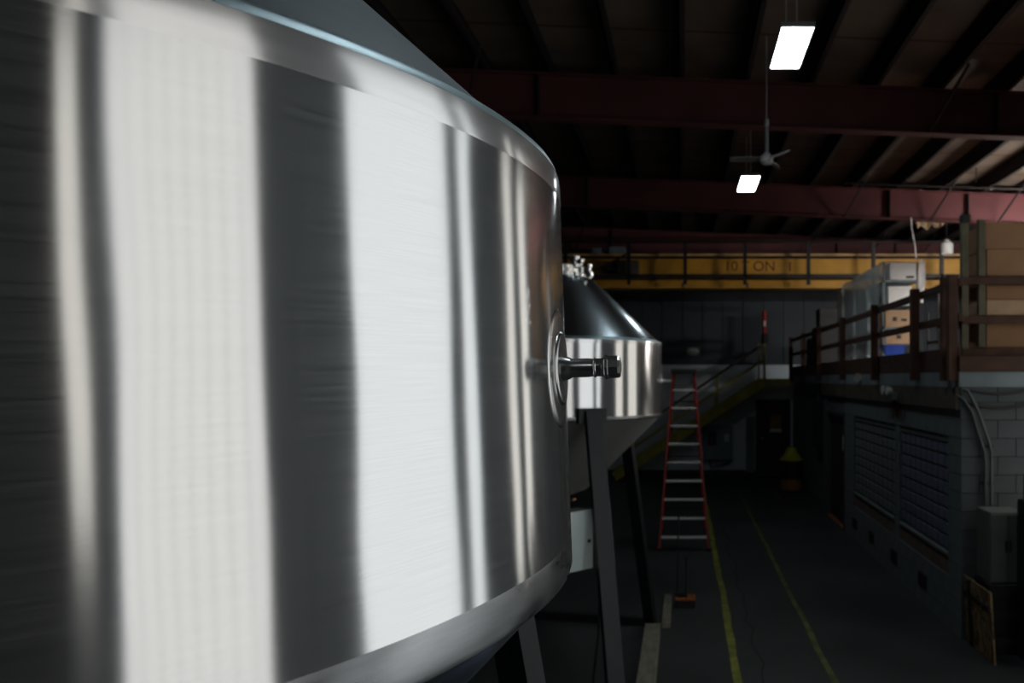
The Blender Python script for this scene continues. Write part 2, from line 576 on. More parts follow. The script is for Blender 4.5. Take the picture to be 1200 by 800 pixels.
# far wall: white painted block below, dark siding above
wf = MB().box(-9, 9, YF, YF + 0.3, 0, 3.27).build('wall_far', M['farwhite'])
struct(wf, 'white painted lower part of the far wall', 'wall')
sd = MB()
sd.box(-9, 9, YF + 0.05, YF + 0.3, 3.27, 8.0)
sid = sd.build('siding_panel', M['fardark'], wf)
for i in range(24):
    x = -6.0 + i * 0.6
    MB().box(x, x + 0.045, YF + 0.015, YF + 0.06, 3.3, 7.6).build('siding_rib', M['fardark'], wf)
MB().box(-9, 9, YF - 0.03, YF, 0, 0.16).build('dark_base_strip', M['darkwall'], wf)  # dark strip along the foot of the far wall
wl = MB().box(-9.3, -9, -8, YF, 0, 8.0).build('wall_left', M['darkwall'])
struct(wl, 'dark left wall of the hall', 'wall')
wb = MB().box(-9, XD + 0.3, -8.3, -8, 0, 8.0).build('wall_back', M['darkwall'])
struct(wb, 'dark back wall of the hall', 'wall')

# side wall right of the camera with tall translucent daylight panels
OPEN = [(-1.94, -1.61, 2.1, 5.2, 'paneC', 1), (-1.30, 0.65, 0.12, 5.6, 'paneA', 8), (2.0, 4.31, 0.12, 5.6, 'paneB', 1),
        (4.68, 5.25, 0.12, 5.6, 'paneB', 1), (7.0, 7.75, 1.0, 5.4, 'paneC', 1), (8.4, 9.5, 1.0, 5.4, 'paneC', 2)]
ws = MB()
ys = -1.94
for (a, b, z0, z1, pm, n) in OPEN:
    ws.box(XD, XD + 0.25, ys, a, 0, 7.2)
    ws.box(XD, XD + 0.25, a, b, 0, z0)
    ws.box(XD, XD + 0.25, a, b, z1, 7.2)
    ys = b
ws.box(XD, XD + 0.25, ys, YC, 0, 7.2)
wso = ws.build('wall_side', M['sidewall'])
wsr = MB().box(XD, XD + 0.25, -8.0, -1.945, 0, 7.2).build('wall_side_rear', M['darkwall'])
struct(wsr, 'darker rear stretch of the side wall behind the camera', 'wall')
struct(wso, 'dark side wall with tall translucent daylight panels', 'wall')
for k, (a, b, z0, z1, pm, n) in enumerate(OPEN):
    wo = thing('window_%d' % (k + 1), ['narrow high daylight panel at the rear end of the side wall', 'wide ribbed daylight panel of eight strips in the side wall', 'widest plain daylight panel in the side wall', 'narrow tall daylight panel beside the widest plain one', 'narrow beige daylight panel second from the office corner', 'beige two-pane daylight panel next to the office corner'][k], 'window', (XD + 0.12, (a + b) / 2, z0), kind='structure')
    w = (b - a) / n
    for i in range(n):
        g = 0.006 if n > 3 else 0.004
        y0 = a - (a + b) / 2 + i * w + g
        MB().box(-0.002, 0.002, y0, y0 + w - 2 * g, 0.0, z1 - z0).build('pane', M[pm], wo)
    f = MB()
    f.box(0.03, 0.06, a - (a + b) / 2, b - (a + b) / 2, 0, z1 - z0)
    f.build('backing_frame', M['frame'], wo)

# roof, rafters, purlins
rf = MB()
for i in range(18):
    x0, x1 = -9 + i, -8 + i
    b = len(rf.v)
    for y in (-8, YF + 0.3):
        for x in (x0, x1):
            rf.v += [(x, y, roof_z(x)), (x, y, roof_z(x) + 0.1)]
    rf.f += [(b, b + 4, b + 6, b + 2), (b + 1, b + 3, b + 7, b + 5)]
ro = rf.build('ceiling', M['roof'])
struct(ro, 'tan insulated roof lining of the hall', 'ceiling')
sm = MB()
for y in (11.0, 13.6, 16.2, 17.6, 19.0, 21.4, 23.0):
    b = len(sm.v)
    for yy in (y, y + 0.05):
        for x in (-9, 9):
            sm.v.append((x, yy, roof_z(x) - 0.004))
    sm.f.append((b, b + 2, b + 3, b + 1))
sm.build('lining_seam', M['rusty'], ro)
k = 0
x = -8.15
while x < 9:
    zt = roof_z(x) - 0.01
    p = MB()
    p.box(x - 0.012, x + 0.012, -8, YF, zt - 0.24, zt)
    p.box(x - 0.012, x + 0.075, -8, YF, zt - 0.24, zt - 0.22)
    p.box(x - 0.075, x + 0.012, -8, YF, zt - 0.02, zt)
    po = p.build('purlin', M['purlin'])
    tag(po, 'dark steel purlin running along under the tan roof lining', 'purlin', group='purlins under the roof lining', kind='structure')
    x += 0.9

rafters = []
for yb, lab in ((5.9, 'red steel roof beam nearest, above the big front tank'), (12.13, 'dark red roof beam in front of the ceiling fan'),
                (18.35, 'red roof beam behind the ceiling fan and the second lamp'), (24.6, 'red roof beam farthest, above the yellow crane')):
    bo = thing('roof_beam', lab, 'beam', (0, yb, 0), kind='structure')
    def slab(dz0, dz1, dy0, dy1, nm):
        mb = MB()
        for xx in (-9, 9):
            zt = roof_z(xx) - 0.25
            for dz in (dz0, dz1):
                for dy in (dy0, dy1):
                    mb.v.append((xx, dy, zt + dz))
        mb.f += [(0, 1, 3, 2), (4, 6, 7, 5), (0, 4, 5, 1), (2, 3, 7, 6), (0, 2, 6, 4), (1, 5, 7, 3)]
        return mb.build(nm, M['redbeam'], bo)
    slab(-0.02, 0.0, -0.11, 0.11, 'flange')
    slab(-0.60, -0.02, -0.006, 0.006, 'web')
    slab(-0.625, -0.60, -0.11, 0.11, 'flange')
    for xs in (-2.0, 4.35, 6.0):
        zt = roof_z(xs) - 0.27
        MB().box(xs - 0.012, xs + 0.012, -0.105, -0.006, zt - 0.575, zt).build('stiffener', M['purlin'], bo)
    for xs in (3.4, 5.2, 6.6, -3.0):
        zt = roof_z(xs) - 0.87
        MB().bar((xs, -0.11, zt), (xs + 0.35, -0.75, zt + 0.72), 0.03, 0.03).build('brace', M['purlin'], bo)

# ------------------------------------------------------------------ office block on the right, with the storage loft on top
BW, BH = 0.4, 0.2
wr = MB()
wr.box(XW + 0.02, XW + 0.22, YC + 0.02, 16.4, 0, 0.57)
wr.box(XW + 0.02, XW + 0.22, YC + 0.02, 16.4, 2.12, 2.8)
for a, b in ((YC + 0.02, 10.0), (12.28, 12.5), (15.55, 16.4)):
    wr.box(XW + 0.02, XW + 0.22, a, b, 0.57, 2.12)
wr.box(XW + 0.02, XW + 0.22, 16.4, 18.4, 2.2, 2.8)
wr.box(XW, XW + 0.22, 18.4, 18.9, 0, 2.8)
wro = wr.build('wall_right', M['mortar'])
struct(wro, 'white painted block wall of the office along the aisle', 'wall')
wrc = MB().box(XW + 0.22, XW + 0.45, 18.905, YF, 0, 2.76).build('wall_right_recess', M['block'])
struct(wrc, 'recessed far part of the office wall behind the drum', 'wall')
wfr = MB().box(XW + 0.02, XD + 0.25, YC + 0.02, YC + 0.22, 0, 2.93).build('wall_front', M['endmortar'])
struct(wfr, 'shade-darkened block end wall of the office facing the camera', 'wall')
bcache = {}


def block(dx, dy, dz, m='block'):
    key = (round(dx, 3), round(dy, 3), round(dz, 3), m)
    if key not in bcache:
        bcache[key] = MB().box(-dx / 2, dx / 2, -dy / 2, dy / 2, -dz / 2, dz / 2).mesh('block', M[m])
    return bcache[key]


J = 0.008
openings = [(10.0, 12.28, 0.57, 2.12), (12.5, 15.55, 0.57, 2.12)]
nblk = 0
for r in range(14):
    z0, z1 = r * BH, min((r + 1) * BH, 2.76)
    y = YC - (0.2 if r % 2 else 0.0)
    while y < 16.38:
        spans = [(max(y, YC), min(y + BW, 16.4))]
        for (a, b, oz0, oz1) in openings:
            if z1 > oz0 + 0.05 and z0 < oz1 - 0.05:
                ns = []
                for (p, q) in spans:
                    if q <= a or p >= b: ns.append((p, q))
                    else:
                        if p < a: ns.append((p, a))
                        if q > b: ns.append((b, q))
                spans = ns
        for (p, q) in spans:
            if q - p > 0.06:
                zz0, zz1 = z0, z1
                link('block', block(0.05, q - p - J, zz1 - zz0 - J), wro, (XW + 0.025, (p + q) / 2, (zz0 + zz1) / 2))
                nblk += 1
        y += BW
    x = XW - (0.2 if r % 2 == 0 else 0.0)
    while x < XD:
        p, q = max(x, XW), min(x + BW, XD + 0.2)
        if q - p > 0.06 and z0 < 2.76:
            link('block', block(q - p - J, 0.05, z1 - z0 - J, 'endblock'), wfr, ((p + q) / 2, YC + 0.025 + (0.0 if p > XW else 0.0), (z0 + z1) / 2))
            nblk += 1
        x += BW
# vents low in the wall: pairs of dark openings framed proud of the blocks
for yv in (11.05, 12.55, 14.05, 15.4):
    v = thing('vent', None, None, (XW - 0.004, yv, 0.30)); v.parent = wro
    for d in (-0.10, 0.10):
        MB().box(-0.012, 0.01, d - 0.065, d + 0.065, -0.085, 0.085).build('vent_hole', M['black'], v)
# glass-block windows with sill and brown panel
for wi, (a, b, gm, nc) in enumerate(((12.5, 15.55, 'glassgrey', 10), (10.0, 12.28, 'glassblue', 9))):
    wo = thing('window_%d' % (7 + wi), ('grey glass block window next to the dark office door', 'blue tinted glass block window nearest the office corner')[wi], 'window', (XW, a, 0.57), kind='structure')
    w = (b - a) / nc
    rows = 8
    h = 1.25 / rows
    gm_ = MB().cbox(-0.015, 0.03, 0.014, w - 0.014, 0.014, h - 0.014, 0.008).mesh('glass_block', M[gm])
    for i in range(nc):
        for j in range(rows):
            link('glass_block', gm_, wo, (0.05, i * w, 0.30 + j * h))
    MB().box(0.05, 0.09, 0, b - a, 0.28, 1.55).build('grid_frame', M['frame'], wo)
    MB().box(-0.008, 0.06, 0, b - a, 0.25, 0.275).build('sill', M['block'], wo)
    MB().box(0.015, 0.06, 0, b - a, 0.0, 0.24).build('apron_panel', M['brownpanel'], wo)
# office doors
d2 = thing('door_1', 'dark double door recessed in the white office wall beside the grey window', 'door', (XW, 16.4, 0), kind='structure')
MB().box(0.08, 0.13, 0.06, 1.0, 0.02, 2.14).build('door_leaf', M['door'], d2)
MB().box(0.08, 0.13, 1.01, 1.94, 0.02, 2.14).build('door_leaf', M['door'], d2)
f = MB(); f.box(-0.01, 0.16, 0, 0.06, 0, 2.2); f.box(-0.01, 0.16, 1.94, 2.0, 0, 2.2); f.box(-0.01, 0.16, 0.06, 1.94, 2.14, 2.2)
f.build('door_frame', M['doorframe'], d2)
MB().box(-0.02, 0.15, 0.06, 1.94, 0, 0.018).build('threshold', M['threshold'], d2)
MB().box(0.066, 0.08, 0.3, 0.55, 1.45, 1.75).build('notice', M['sticker'], d2)
d1 = thing('door_2', 'dark brown door with amber notice in the far wall', 'door', (2.68, YF - 0.005, 0.12), kind='structure')
MB().box(-0.42, 0.42, -0.05, 0.0, 0, 2.03).build('door_leaf', M['door'], d1)
f = MB(); f.box(-0.52, -0.42, -0.09, 0, 0, 2.13); f.box(0.42, 0.5, -0.09, 0, 0, 2.13); f.box(-0.42, 0.42, -0.09, 0, 2.03, 2.13)
f.build('door_frame', M['door'], d1)
MB().box(-0.10, 0.24, -0.062, -0.05, 1.22, 1.68).build('notice', M['doorpane'], d1)
MB().box(-0.10, 0.24, -0.066, -0.05, 1.16, 1.26).build('notice_strip', M['sticker'], d1)
MB().tube([(-0.34, -0.05, 0.98), (-0.34, -0.11, 0.98)], 0.03).build('door_knob', M['chrome'], d1, 40)
tr = MB().box(1.87, 2.13, YF - 0.12, YF - 0.03, 0.1, 1.75).build('trim_1', M['concrete'])
struct(tr, 'pale upright casing on the far wall left of the brown door', 'trim')

# lintel band, concrete lip and loft deck
lo = MB(); lo.box(XW - 0.05, XW + 0.1, YC + 0.03, 18.9, 2.515, 2.76)
lo = lo.build('trim_2', M['lintel']); struct(lo, 'rusty brown lintel band above the office windows', 'trim')
li = MB(); li.box(XW - 0.02, XW + 0.2, YC, 24.4, 2.762, 2.93)
li.box(XW + 0.2, XD + 0.25, YC - 0.0, YC + 0.02, 2.762, 2.93)
li = li.build('trim_3', M['concrete']); struct(li, 'pale concrete lip under the loft deck', 'trim')
dk = MB(); dk.box(XW - 0.02, 9, YC - 0.02, 24.4, 2.932, 3.10)
dko = dk.build('floor_loft', M['deck']); struct(dko, 'brown timber edge and deck of the storage loft', 'floor')
wrr = MB()
wrr.box(9, 9.3, YC - 0.02, YF, 3.1, 7.3)
wrr = wrr.build('wall_loft', M['plainwall']); struct(wrr, 'grey outer wall behind the storage loft', 'wall')
lfw = MB().box(XD, 9, YC - 0.02, YC + 0.1, 3.1, 7.25).build('wall_loft_front', M['darkwall'])
struct(lfw, 'dark partition closing the loft towards the yard', 'wall')

# ------------------------------------------------------------------ the two tanks
EYE = 2.85


def make_tank(name, label, cx, cy, R, ht, hw, hb, hwb, tilt, leg_angles, segs, shellmat, noz_angle, noz_z, foot_r, dark_floor_bar=False, gap_detail=False):
    """upright conical stainless tank on three splayed legs; local origin on the floor under its axis"""
    t = thing(name, label, 'tank', (cx, cy, 0))
    A = Vector((tilt[0], tilt[1], 1)).normalized()
    U = (Vector((1, 0, 0)) - A * A.x).normalized()
    V = A.cross(U)
    FR = ((0, 0, EYE), U, V, A)

    def lath(prof, nm, m, parent=t, n=segs, sm=35, **kw):
        return MB().lathe(prof, n, FR, **kw).build(nm, m, parent, sm)
    lath([(R, hwb), (R, hw)], 'shell', shellmat)
    # ground weld bands, a hair proud
    e = 0.0004
    lath([(R, hw - 0.002), (R + e, hw), (R + e, ht - 0.012), (R - 0.0005, ht)], 'weld_band', M['band'])
    lath([(R - 0.012, hb - 0.006), (R - 0.002, hb), (R + e, hb + 0.008), (R + e, hwb), (R, hwb + 0.002)], 'weld_band', M['bandlow'])
    rise = 0.63
    lath([(R - 0.0005, ht), (R - 0.004, ht + 0.010), (R - 0.012, ht + 0.016), (R - 0.022, ht + 0.017), (R - 0.03, ht + 0.020), (R - 0.042, ht + 0.030)], 'rim_bead', M['bead'])
    lath([(R - 0.042, ht + 0.030), (0.52, ht + rise), (0.50, ht + rise + 0.015), (0.44, ht + rise + 0.022)], 'top_cone', M['conebig'] if gap_detail else M['cone'])
    lath([(0.46, ht + rise + 0.015), (0.46, ht + rise + 0.05), (0.49, ht + rise + 0.05), (0.49, ht + rise + 0.085), (0.455, ht + rise + 0.085), (0.455, ht + rise + 0.12), (0.44, ht + rise + 0.13), (0.2, ht + rise + 0.16), (0.0005, ht + rise + 0.165)], 'manway_lid', M['fitting'], n=64)
    zt = ht + rise
    # clamps and the inlet fitting round the manway
    for i in range(8):
        a = 2 * math.pi * i / 8 + 0.28
        p = Vector((0, 0, EYE)) + (U * math.cos(a) + V * math.sin(a)) * 0.48 + A * (zt + 0.07)
        c = MB().lathe([(0.0005, -0.06), (0.028, -0.06), (0.028, -0.02), (0.045, -0.02), (0.045, 0.03), (0.02, 0.035), (0.02, 0.075), (0.034, 0.08), (0.034, 0.11), (0.0005, 0.115)], 16, (p, U, V, A)).build('lid_clamp', M['fitting'], t, 35)
    p0 = Vector((0.36, -0.22, EYE + zt + 0.02))
    ft = MB().lathe([(0.0005, -0.04), (0.07, -0.04), (0.07, 0.03), (0.04, 0.04), (0.04, 0.07), (0.07, 0.08), (0.07, 0.11), (0.03, 0.12), (0.03, 0.14), (0.055, 0.15), (0.055, 0.19), (0.0005, 0.2)], 20, (p0, (1, 0, 0), (0, 1, 0), (0, 0, 1))).build('inlet_fitting', M['fitting'], t, 35)
    MB().tube([p0 + Vector((0, 0, 0.095)), p0 + Vector((0.09, -0.02, 0.07)), p0 + Vector((0.15, -0.03, -0.01))], [0.022, 0.022, 0.03], 12).build('relief_elbow', M['fitting'], ft, 35)
    # bottom cone and outlet
    lath([(0.11, hb - 0.86), (0.45, hb - 0.725), (0.49, hb - 0.69), (R - 0.03, hb - 0.02), (R - 0.012, hb - 0.006)], 'bottom_cone', M['cone'] if gap_detail else M['conelow'])
    ov = lath([(0.0005, hb - 1.02), (0.055, hb - 1.02), (0.055, hb - 0.98), (0.085, hb - 0.975), (0.085, hb - 0.94), (0.055, hb - 0.935), (0.055, hb - 0.865), (0.11, hb - 0.86)], 'outlet_valve', M['fitting'], n=24)
    MB().bar((0.05, -0.05, EYE + hb - 0.93), (0.36, -0.22, EYE + hb - 0.80), 0.05, 0.02).build('valve_handle', M['orange'], ov)
    # nozzle with reinforcing pad on the aisle side
    sa, ca = math.sin(noz_angle), math.cos(noz_angle)
    N = U * sa - V * ca
    Tt = U * ca + V * sa
    po = Vector((0, 0, EYE)) + N * R + A * noz_z
    nf = (po, Tt, A, N)
    pad = MB()
    # shallow dished pad that follows the curve of the shell
    prof = [(0.104, 0.0003), (0.101, 0.0022), (0.09, 0.003), (0.07, 0.0026), (0.0655, 0.003), (0.064, 0.006), (0.061, 0.0078), (0.056, 0.007), (0.04, 0.0045), (0.022, 0.005)]
    nn = 64
    b0 = len(pad.v)
    for (r, h) in prof:
        for kk in range(nn):
            a = 2 * math.pi * kk / nn
            q = po + Tt * (r * math.cos(a)) + A * (r * math.sin(a))
            sag = (r * math.cos(a)) ** 2 / (2 * R)
            pad.v.append(tuple(q + N * (h - sag)))
    for i in range(len(prof) - 1):
        for kk in range(nn):
            k2 = (kk + 1) % nn
            pad.f.append((i * nn + kk, i * nn + k2, (i + 1) * nn + k2, (i + 1) * nn + kk))
    pad.build('reinforcing_pad', M['padsteel'], t, 40)
    nz = MB().lathe([(0.024, 0.0), (0.019, 0.018), (0.0165, 0.022), (0.0165, 0.052), (0.0158, 0.054), (0.0158, 0.074), (0.0172, 0.075), (0.0172, 0.077), (0.0158, 0.078)], 32, nf).build('nozzle', M['nozzle'], t, 35)
    MB().lathe([(0.012, 0.078), (0.0205, 0.078), (0.0225, 0.080), (0.0225, 0.084), (0.0205, 0.086), (0.0205, 0.102), (0.0185, 0.106), (0.008, 0.108), (0.0005, 0.108)], 10, nf).build('nozzle_cap', M['nozzle'], nz, 20)
    MB().lathe([(0.0168, 0.060), (0.0176, 0.061), (0.0176, 0.063), (0.0168, 0.064)], 32, nf).build('nozzle_ring', M['chrome'], nz, 35)
    # legs
    for li, a in enumerate(leg_angles):
        d = Vector((math.sin(a), -math.cos(a), 0))
        ztop = EYE + hb + 0.09 + tilt[0] * 0
        top = d * (R + 0.055) + Vector((0, 0, ztop))
        foot = d * foot_r + Vector((0, 0, 0.012))
        w = 0.15
        lg = MB()
        tang = Vector((-d.y, d.x, 0))
        b = len(lg.v)
        for P in (foot, top):
            for (i, j) in ((-1, -1), (1, -1), (1, 1), (-1, 1)):
                lg.v.append(tuple(P + tang * (i * w / 2) + d * (j * 0.03)))
        lg.f += [(b + 3, b + 2, b + 1, b), (b + 4, b + 5, b + 6, b + 7)] + [(b + i, b + (i + 1) % 4, b + 4 + (i + 1) % 4, b + 4 + i) for i in range(4)]
        lo_ = lg.build('leg', M['legsteel'], t)
        MB().obox(foot + Vector((0, 0, -0.002)), tang, d, (0, 0, 1), 0.24, 0.2, 0.02).build('foot_plate', M['legsteel'], lo_)
        MB().obox(d * (R + 0.022) + Vector((0, 0, EYE + hb + 0.045)), tang, d, (0, 0, 1), 0.26, 0.07, 0.13).build('pad_plate', M['legsteel'], lo_)
        if gap_detail and li == 1:
            mid = foot.lerp(top, 0.66)
            MB().obox(mid + tang * -(w / 2 + 0.001) , d, tang, (top - foot), 0.07, 0.004, 0.5).build('scuffed_label', M['bluelabel'], lo_)['label'] = 'scuffed blue label on the tank leg'
        if not gap_detail and li == 0:
            mid = foot.lerp(top, 0.6)  # pale strip along the right edge of the front leg
            MB().obox(mid + tang * (w / 2 + 0.001), d, tang, (top - foot), 0.05, 0.004, 0.55).build('pale_strip', M['sticker'], lo_)['label'] = 'pale strip on the leg edge'
    if dark_floor_bar:
        d = Vector((math.sin(leg_angles[1]), -math.cos(leg_angles[1]), 0)) * (foot_r - 0.02)
        MB().bar((d.x - 0.05, d.y, 0.045), (d.x - 2.0, d.y + 0.45, 0.045), 0.1, 0.09).build('dark_floor_bar', M['black'], t)  # black bar lying on the floor from the rear leg foot
    return t


def rad(*a):
    return [math.radians(x) for x in a]


make_tank('steel_tank', 'huge brushed stainless tank filling the left half, capped nozzle on its side', -1.415, 1.521, 1.2, 0.3335, 0.2925, -0.3924, -0.3324,
          (-0.0319, -0.0087), rad(20, 136, 255), 320, M['shell'], math.radians(90), -0.020, 1.77, gap_detail=True)
make_tank('steel_tank', 'second smaller-looking stainless cone-topped tank on dark splayed legs behind the first', -1.41, 8.67, 1.2, 0.35, 0.322, -0.366, -0.335,
          (0, 0), rad(30, 144, 268), 160, M['shell2'], math.radians(88), -0.02, 1.77, dark_floor_bar=True)

# control box beside the front leg of the second tank
cb = thing('control_box', 'pale grey control box with black lock beside the second tank leg', 'electrical box', (-0.775, 7.5, 1.225), math.atan2(0.23, 0.20))
MB().cbox(-0.42, 0, 0.015, 0.2, 0, 0.50, 0.004).build('enclosure', M['cabgrey'], cb)
MB().cbox(-0.42, 0, -0.005, 0.014, 0, 0.505, 0.004).build('door', M['lightgrey'], cb)
MB().tube([(-0.05, -0.004, 0.24), (-0.05, -0.014, 0.24)], 0.016, 14).build('lock', M['blackplastic'], cb, 40)
MB().box(-0.30, 0.20, 0.2, 0.215, 0.36, 0.40).build('mounting_strap', M['legsteel'], cb)
cbl = MB().tube([(-0.72, 7.56, 1.24), (-0.71, 7.55, 1.0), (-0.735, 7.58, 0.6), (-0.78, 7.62, 0.25), (-0.80, 7.65, 0.012), (-1.0, 7.8, 0.012), (-1.5, 7.9, 0.012)], 0.012, 8).build('power_cable', M['cable'], None, 40)
tag(cbl, 'black cable hanging from the pale control box to the floor', 'cable')

sl = MB().cbox(-0.43, -0.25, 6.3, 9.85, 0, 0.09, 0.008).build('timber_sleeper', M['timber'])
tag(sl, 'pale timber lying on the floor beside the second tank legs', 'timber')
sl2 = MB().cbox(-0.24, -0.14, 9.95, 11.3, 0, 0.06, 0.006).build('timber_sleeper', M['timber'])
tag(sl2, 'short pale timber on the floor behind the second tank rear leg', 'timber')

# ------------------------------------------------------------------ step ladder
ld = thing('step_ladder', 'tall red fibreglass step ladder with silver rungs standing open in the aisle', 'ladder', (0.02, 14.46, 0))
FB, FT = Vector((0.41, 0.0, 0.0)), Vector((0.185, 0.66, 2.98))
RB = Vector((0.40, 1.85, 0.0)); RT = Vector((0.165, 0.80, 2.93))
for sx in (-1, 1):
    r = MB().bar((FB.x * sx, FB.y, 0.02), (FT.x * sx, FT.y, FT.z), 0.035, 0.085, up=(0, 1, 0)).build('front_rail', M['red'], ld)
    MB().box(sx * FB.x - 0.035, sx * FB.x + 0.035, -0.055, 0.055, 0, 0.05).build('rubber_foot', M['blackplastic'], r)
    r = MB().bar((RB.x * sx, RB.y, 0.02), (RT.x * sx, RT.y, RT.z), 0.03, 0.05, up=(0, 1, 0)).build('rear_rail', M['red'], ld)
    MB().box(sx * RB.x - 0.03, sx * RB.x + 0.03, RB.y - 0.04, RB.y + 0.04, 0, 0.05).build('rubber_foot', M['blackplastic'], r)
    z = 1.35
    ff = FB.lerp(FT, z / 2.98); rr = RB.lerp(RT, z / 2.93)
    MB().bar((ff.x * sx, ff.y + 0.04, z), (rr.x * sx, rr.y - 0.02, z), 0.02, 0.03).build('spreader', M['alu'], ld)
for i in range(9):
    z = 0.22 + 0.305 * i
    p = FB.lerp(FT, z / 2.98)
    MB().cbox(-p.x + 0.012, p.x - 0.012, p.y - 0.045, p.y + 0.045, z - 0.022, z + 0.012, 0.005).build('rung', M['alu'], ld)
for i in range(5):
    z = 0.45 + 0.5 * i
    p = RB.lerp(RT, z / 2.93)
    MB().box(-p.x + 0.01, p.x - 0.01, p.y - 0.012, p.y + 0.012, z - 0.012, z + 0.012).build('rear_brace', M['legsteel'], ld)
MB().cbox(-0.22, 0.22, 0.60, 0.86, 2.93, 3.03, 0.015).build('top_cap', M['blackplastic'], ld)

# dustpan and broom
dp = thing('dustpan', 'upright black dustpan with orange rim standing on the floor before the ladder', 'dustpan', (0.035, 10.85, 0))
m = MB(); m.box(-0.11, 0.11, -0.02, 0.16, 0, 0.012); m.box(-0.11, 0.11, -0.03, -0.01, 0, 0.1); m.box(-0.12, -0.105, -0.03, 0.16, 0, 0.11); m.box(0.105, 0.12, -0.03, 0.16, 0, 0.11)
m.build('pan', M['blackplastic'], dp)
m = MB(); m.box(-0.125, 0.125, -0.04, 0.01, 0.1, 0.125); m.box(-0.125, -0.1, 0.01, 0.165, 0.1, 0.125); m.box(0.1, 0.125, 0.01, 0.165, 0.1, 0.125)
m.box(-0.1, 0.1, 0.13, 0.165, 0.1, 0.125)
m.build('rim', M['orange'], dp)
MB().tube([(0.01, 0.0, 0.12), (0.012, 0.02, 0.64)], 0.014, 10).build('handle', M['blackplastic'], dp, 40)
MB().tube([(-0.03, 0.01, 0.36), (0.06, 0.01, 0.36)], 0.012, 8).build('grip_bar', M['blackplastic'], dp, 40)
br = thing('lobby_broom', 'slim black broom standing in the dustpan before the ladder', 'broom', (-0.07, 10.93, 0.012))
MB().tube([(0.0, 0.0, 0.16), (0.02, 0.02, 1.13)], 0.011, 10).build('handle', M['blackplastic'], br, 40)
MB().cbox(-0.03, 0.10, -0.02, 0.03, 0.10, 0.16, 0.008).build('broom_head', M['blackplastic'], br)
MB().box(-0.028, 0.098, -0.018, 0.028, 0.0, 0.10).build('bristles', M['dullblack'], br)

# ------------------------------------------------------------------ overhead: lamps, fan, pipes
def lamp(y0, y1, label, x0=0.96, x1=1.27, z=6.25):
    t = thing('high_bay_light', label, 'ceiling light', ((x0 + x1) / 2, (y0 + y1) / 2, z), group='high bay lights over the aisle')
    hx, hy = (x1 - x0) / 2, (y1 - y0) / 2
    m = MB()
    m.box(-hx, hx, -hy, hy, 0.02, 0.045)
    m.box(-hx - 0.012, -hx, -hy - 0.012, hy + 0.012, -0.008, 0.045); m.box(hx, hx + 0.012, -hy - 0.012, hy + 0.012, -0.008, 0.045)
    m.box(-hx, hx, -hy - 0.012, -hy, -0.008, 0.045); m.box(-hx, hx, hy, hy + 0.012, -0.008, 0.045)
    m.build('housing', M['housing'], t)
    MB().cbox(-hx + 0.004, hx - 0.004, -hy + 0.004, hy - 0.004, -0.004, 0.02, 0.003).build('diffuser', M['lamp'], t)
    for dy in (-hy * 0.8, hy * 0.8):
        MB().tube([(0, dy, 0.04), (0, dy, roof_z((x0 + x1) / 2) - z - 0.002)], 0.006, 6).build('suspension_wire', M['fan'], t)
    return t


lamp(8.40, 9.52, 'larger nearer rectangular white LED ceiling light hung above the aisle')
lamp(14.57, 15.77, 'smaller farther rectangular white LED ceiling light, below the ceiling fan', 0.99, 1.30)
lamp(2.2, 3.32, 'LED ceiling light directly above the first big tank')
lamp(-4.0, -2.88, 'LED ceiling light behind the camera near the back wall')

for (tx_, ty_, lab) in ((6.3, 13.3, 'unseen shaded tube lamp added above the loft goods on the near side'), (7.75, 16.2, 'unseen bright tube lamp added above the loft goods on the far side')):
    tl = thing('added_tube_lamp', lab, 'lamp', (tx_, ty_, 5.2 if ty_ > 15 else 4.3))  # unseen lamps, invented to light the loft goods, roof and beams
    MB().tube([(-0.75, 0, 0), (0.75, 0, 0)], 0.05, 12).build('tube', M['tube' if ty_ > 15 else 'tubedim'], tl, 40)
    if ty_ < 15:  # black boards added to keep this lamp's light off the ceiling
        m = MB()
        m.obox((0, 0.10, 0.10), (1, 0, 0), (0, 0.8, -0.35), (0, 0.35, 0.8), 1.66, 0.26, 0.012)
        m.obox((0, -0.11, 0.115), (1, 0, 0), (0, 0.8, 0.25), (0, -0.25, 0.8), 1.66, 0.24, 0.012)
        m.build('added_light_shade', M['black'], tl)
    for d in (-0.77, 0.77):
        MB().box(d - 0.02, d + 0.02, -0.05, 0.05, -0.05, 0.06).build('socket', M['housing'], tl)
        MB().tube([(d, 0, 0.05), (d, 0, roof_z(tx_ + d) - (5.2 if ty_ > 15 else 4.3) - 0.002)], 0.008, 6).build('cord', M['cable'], tl)

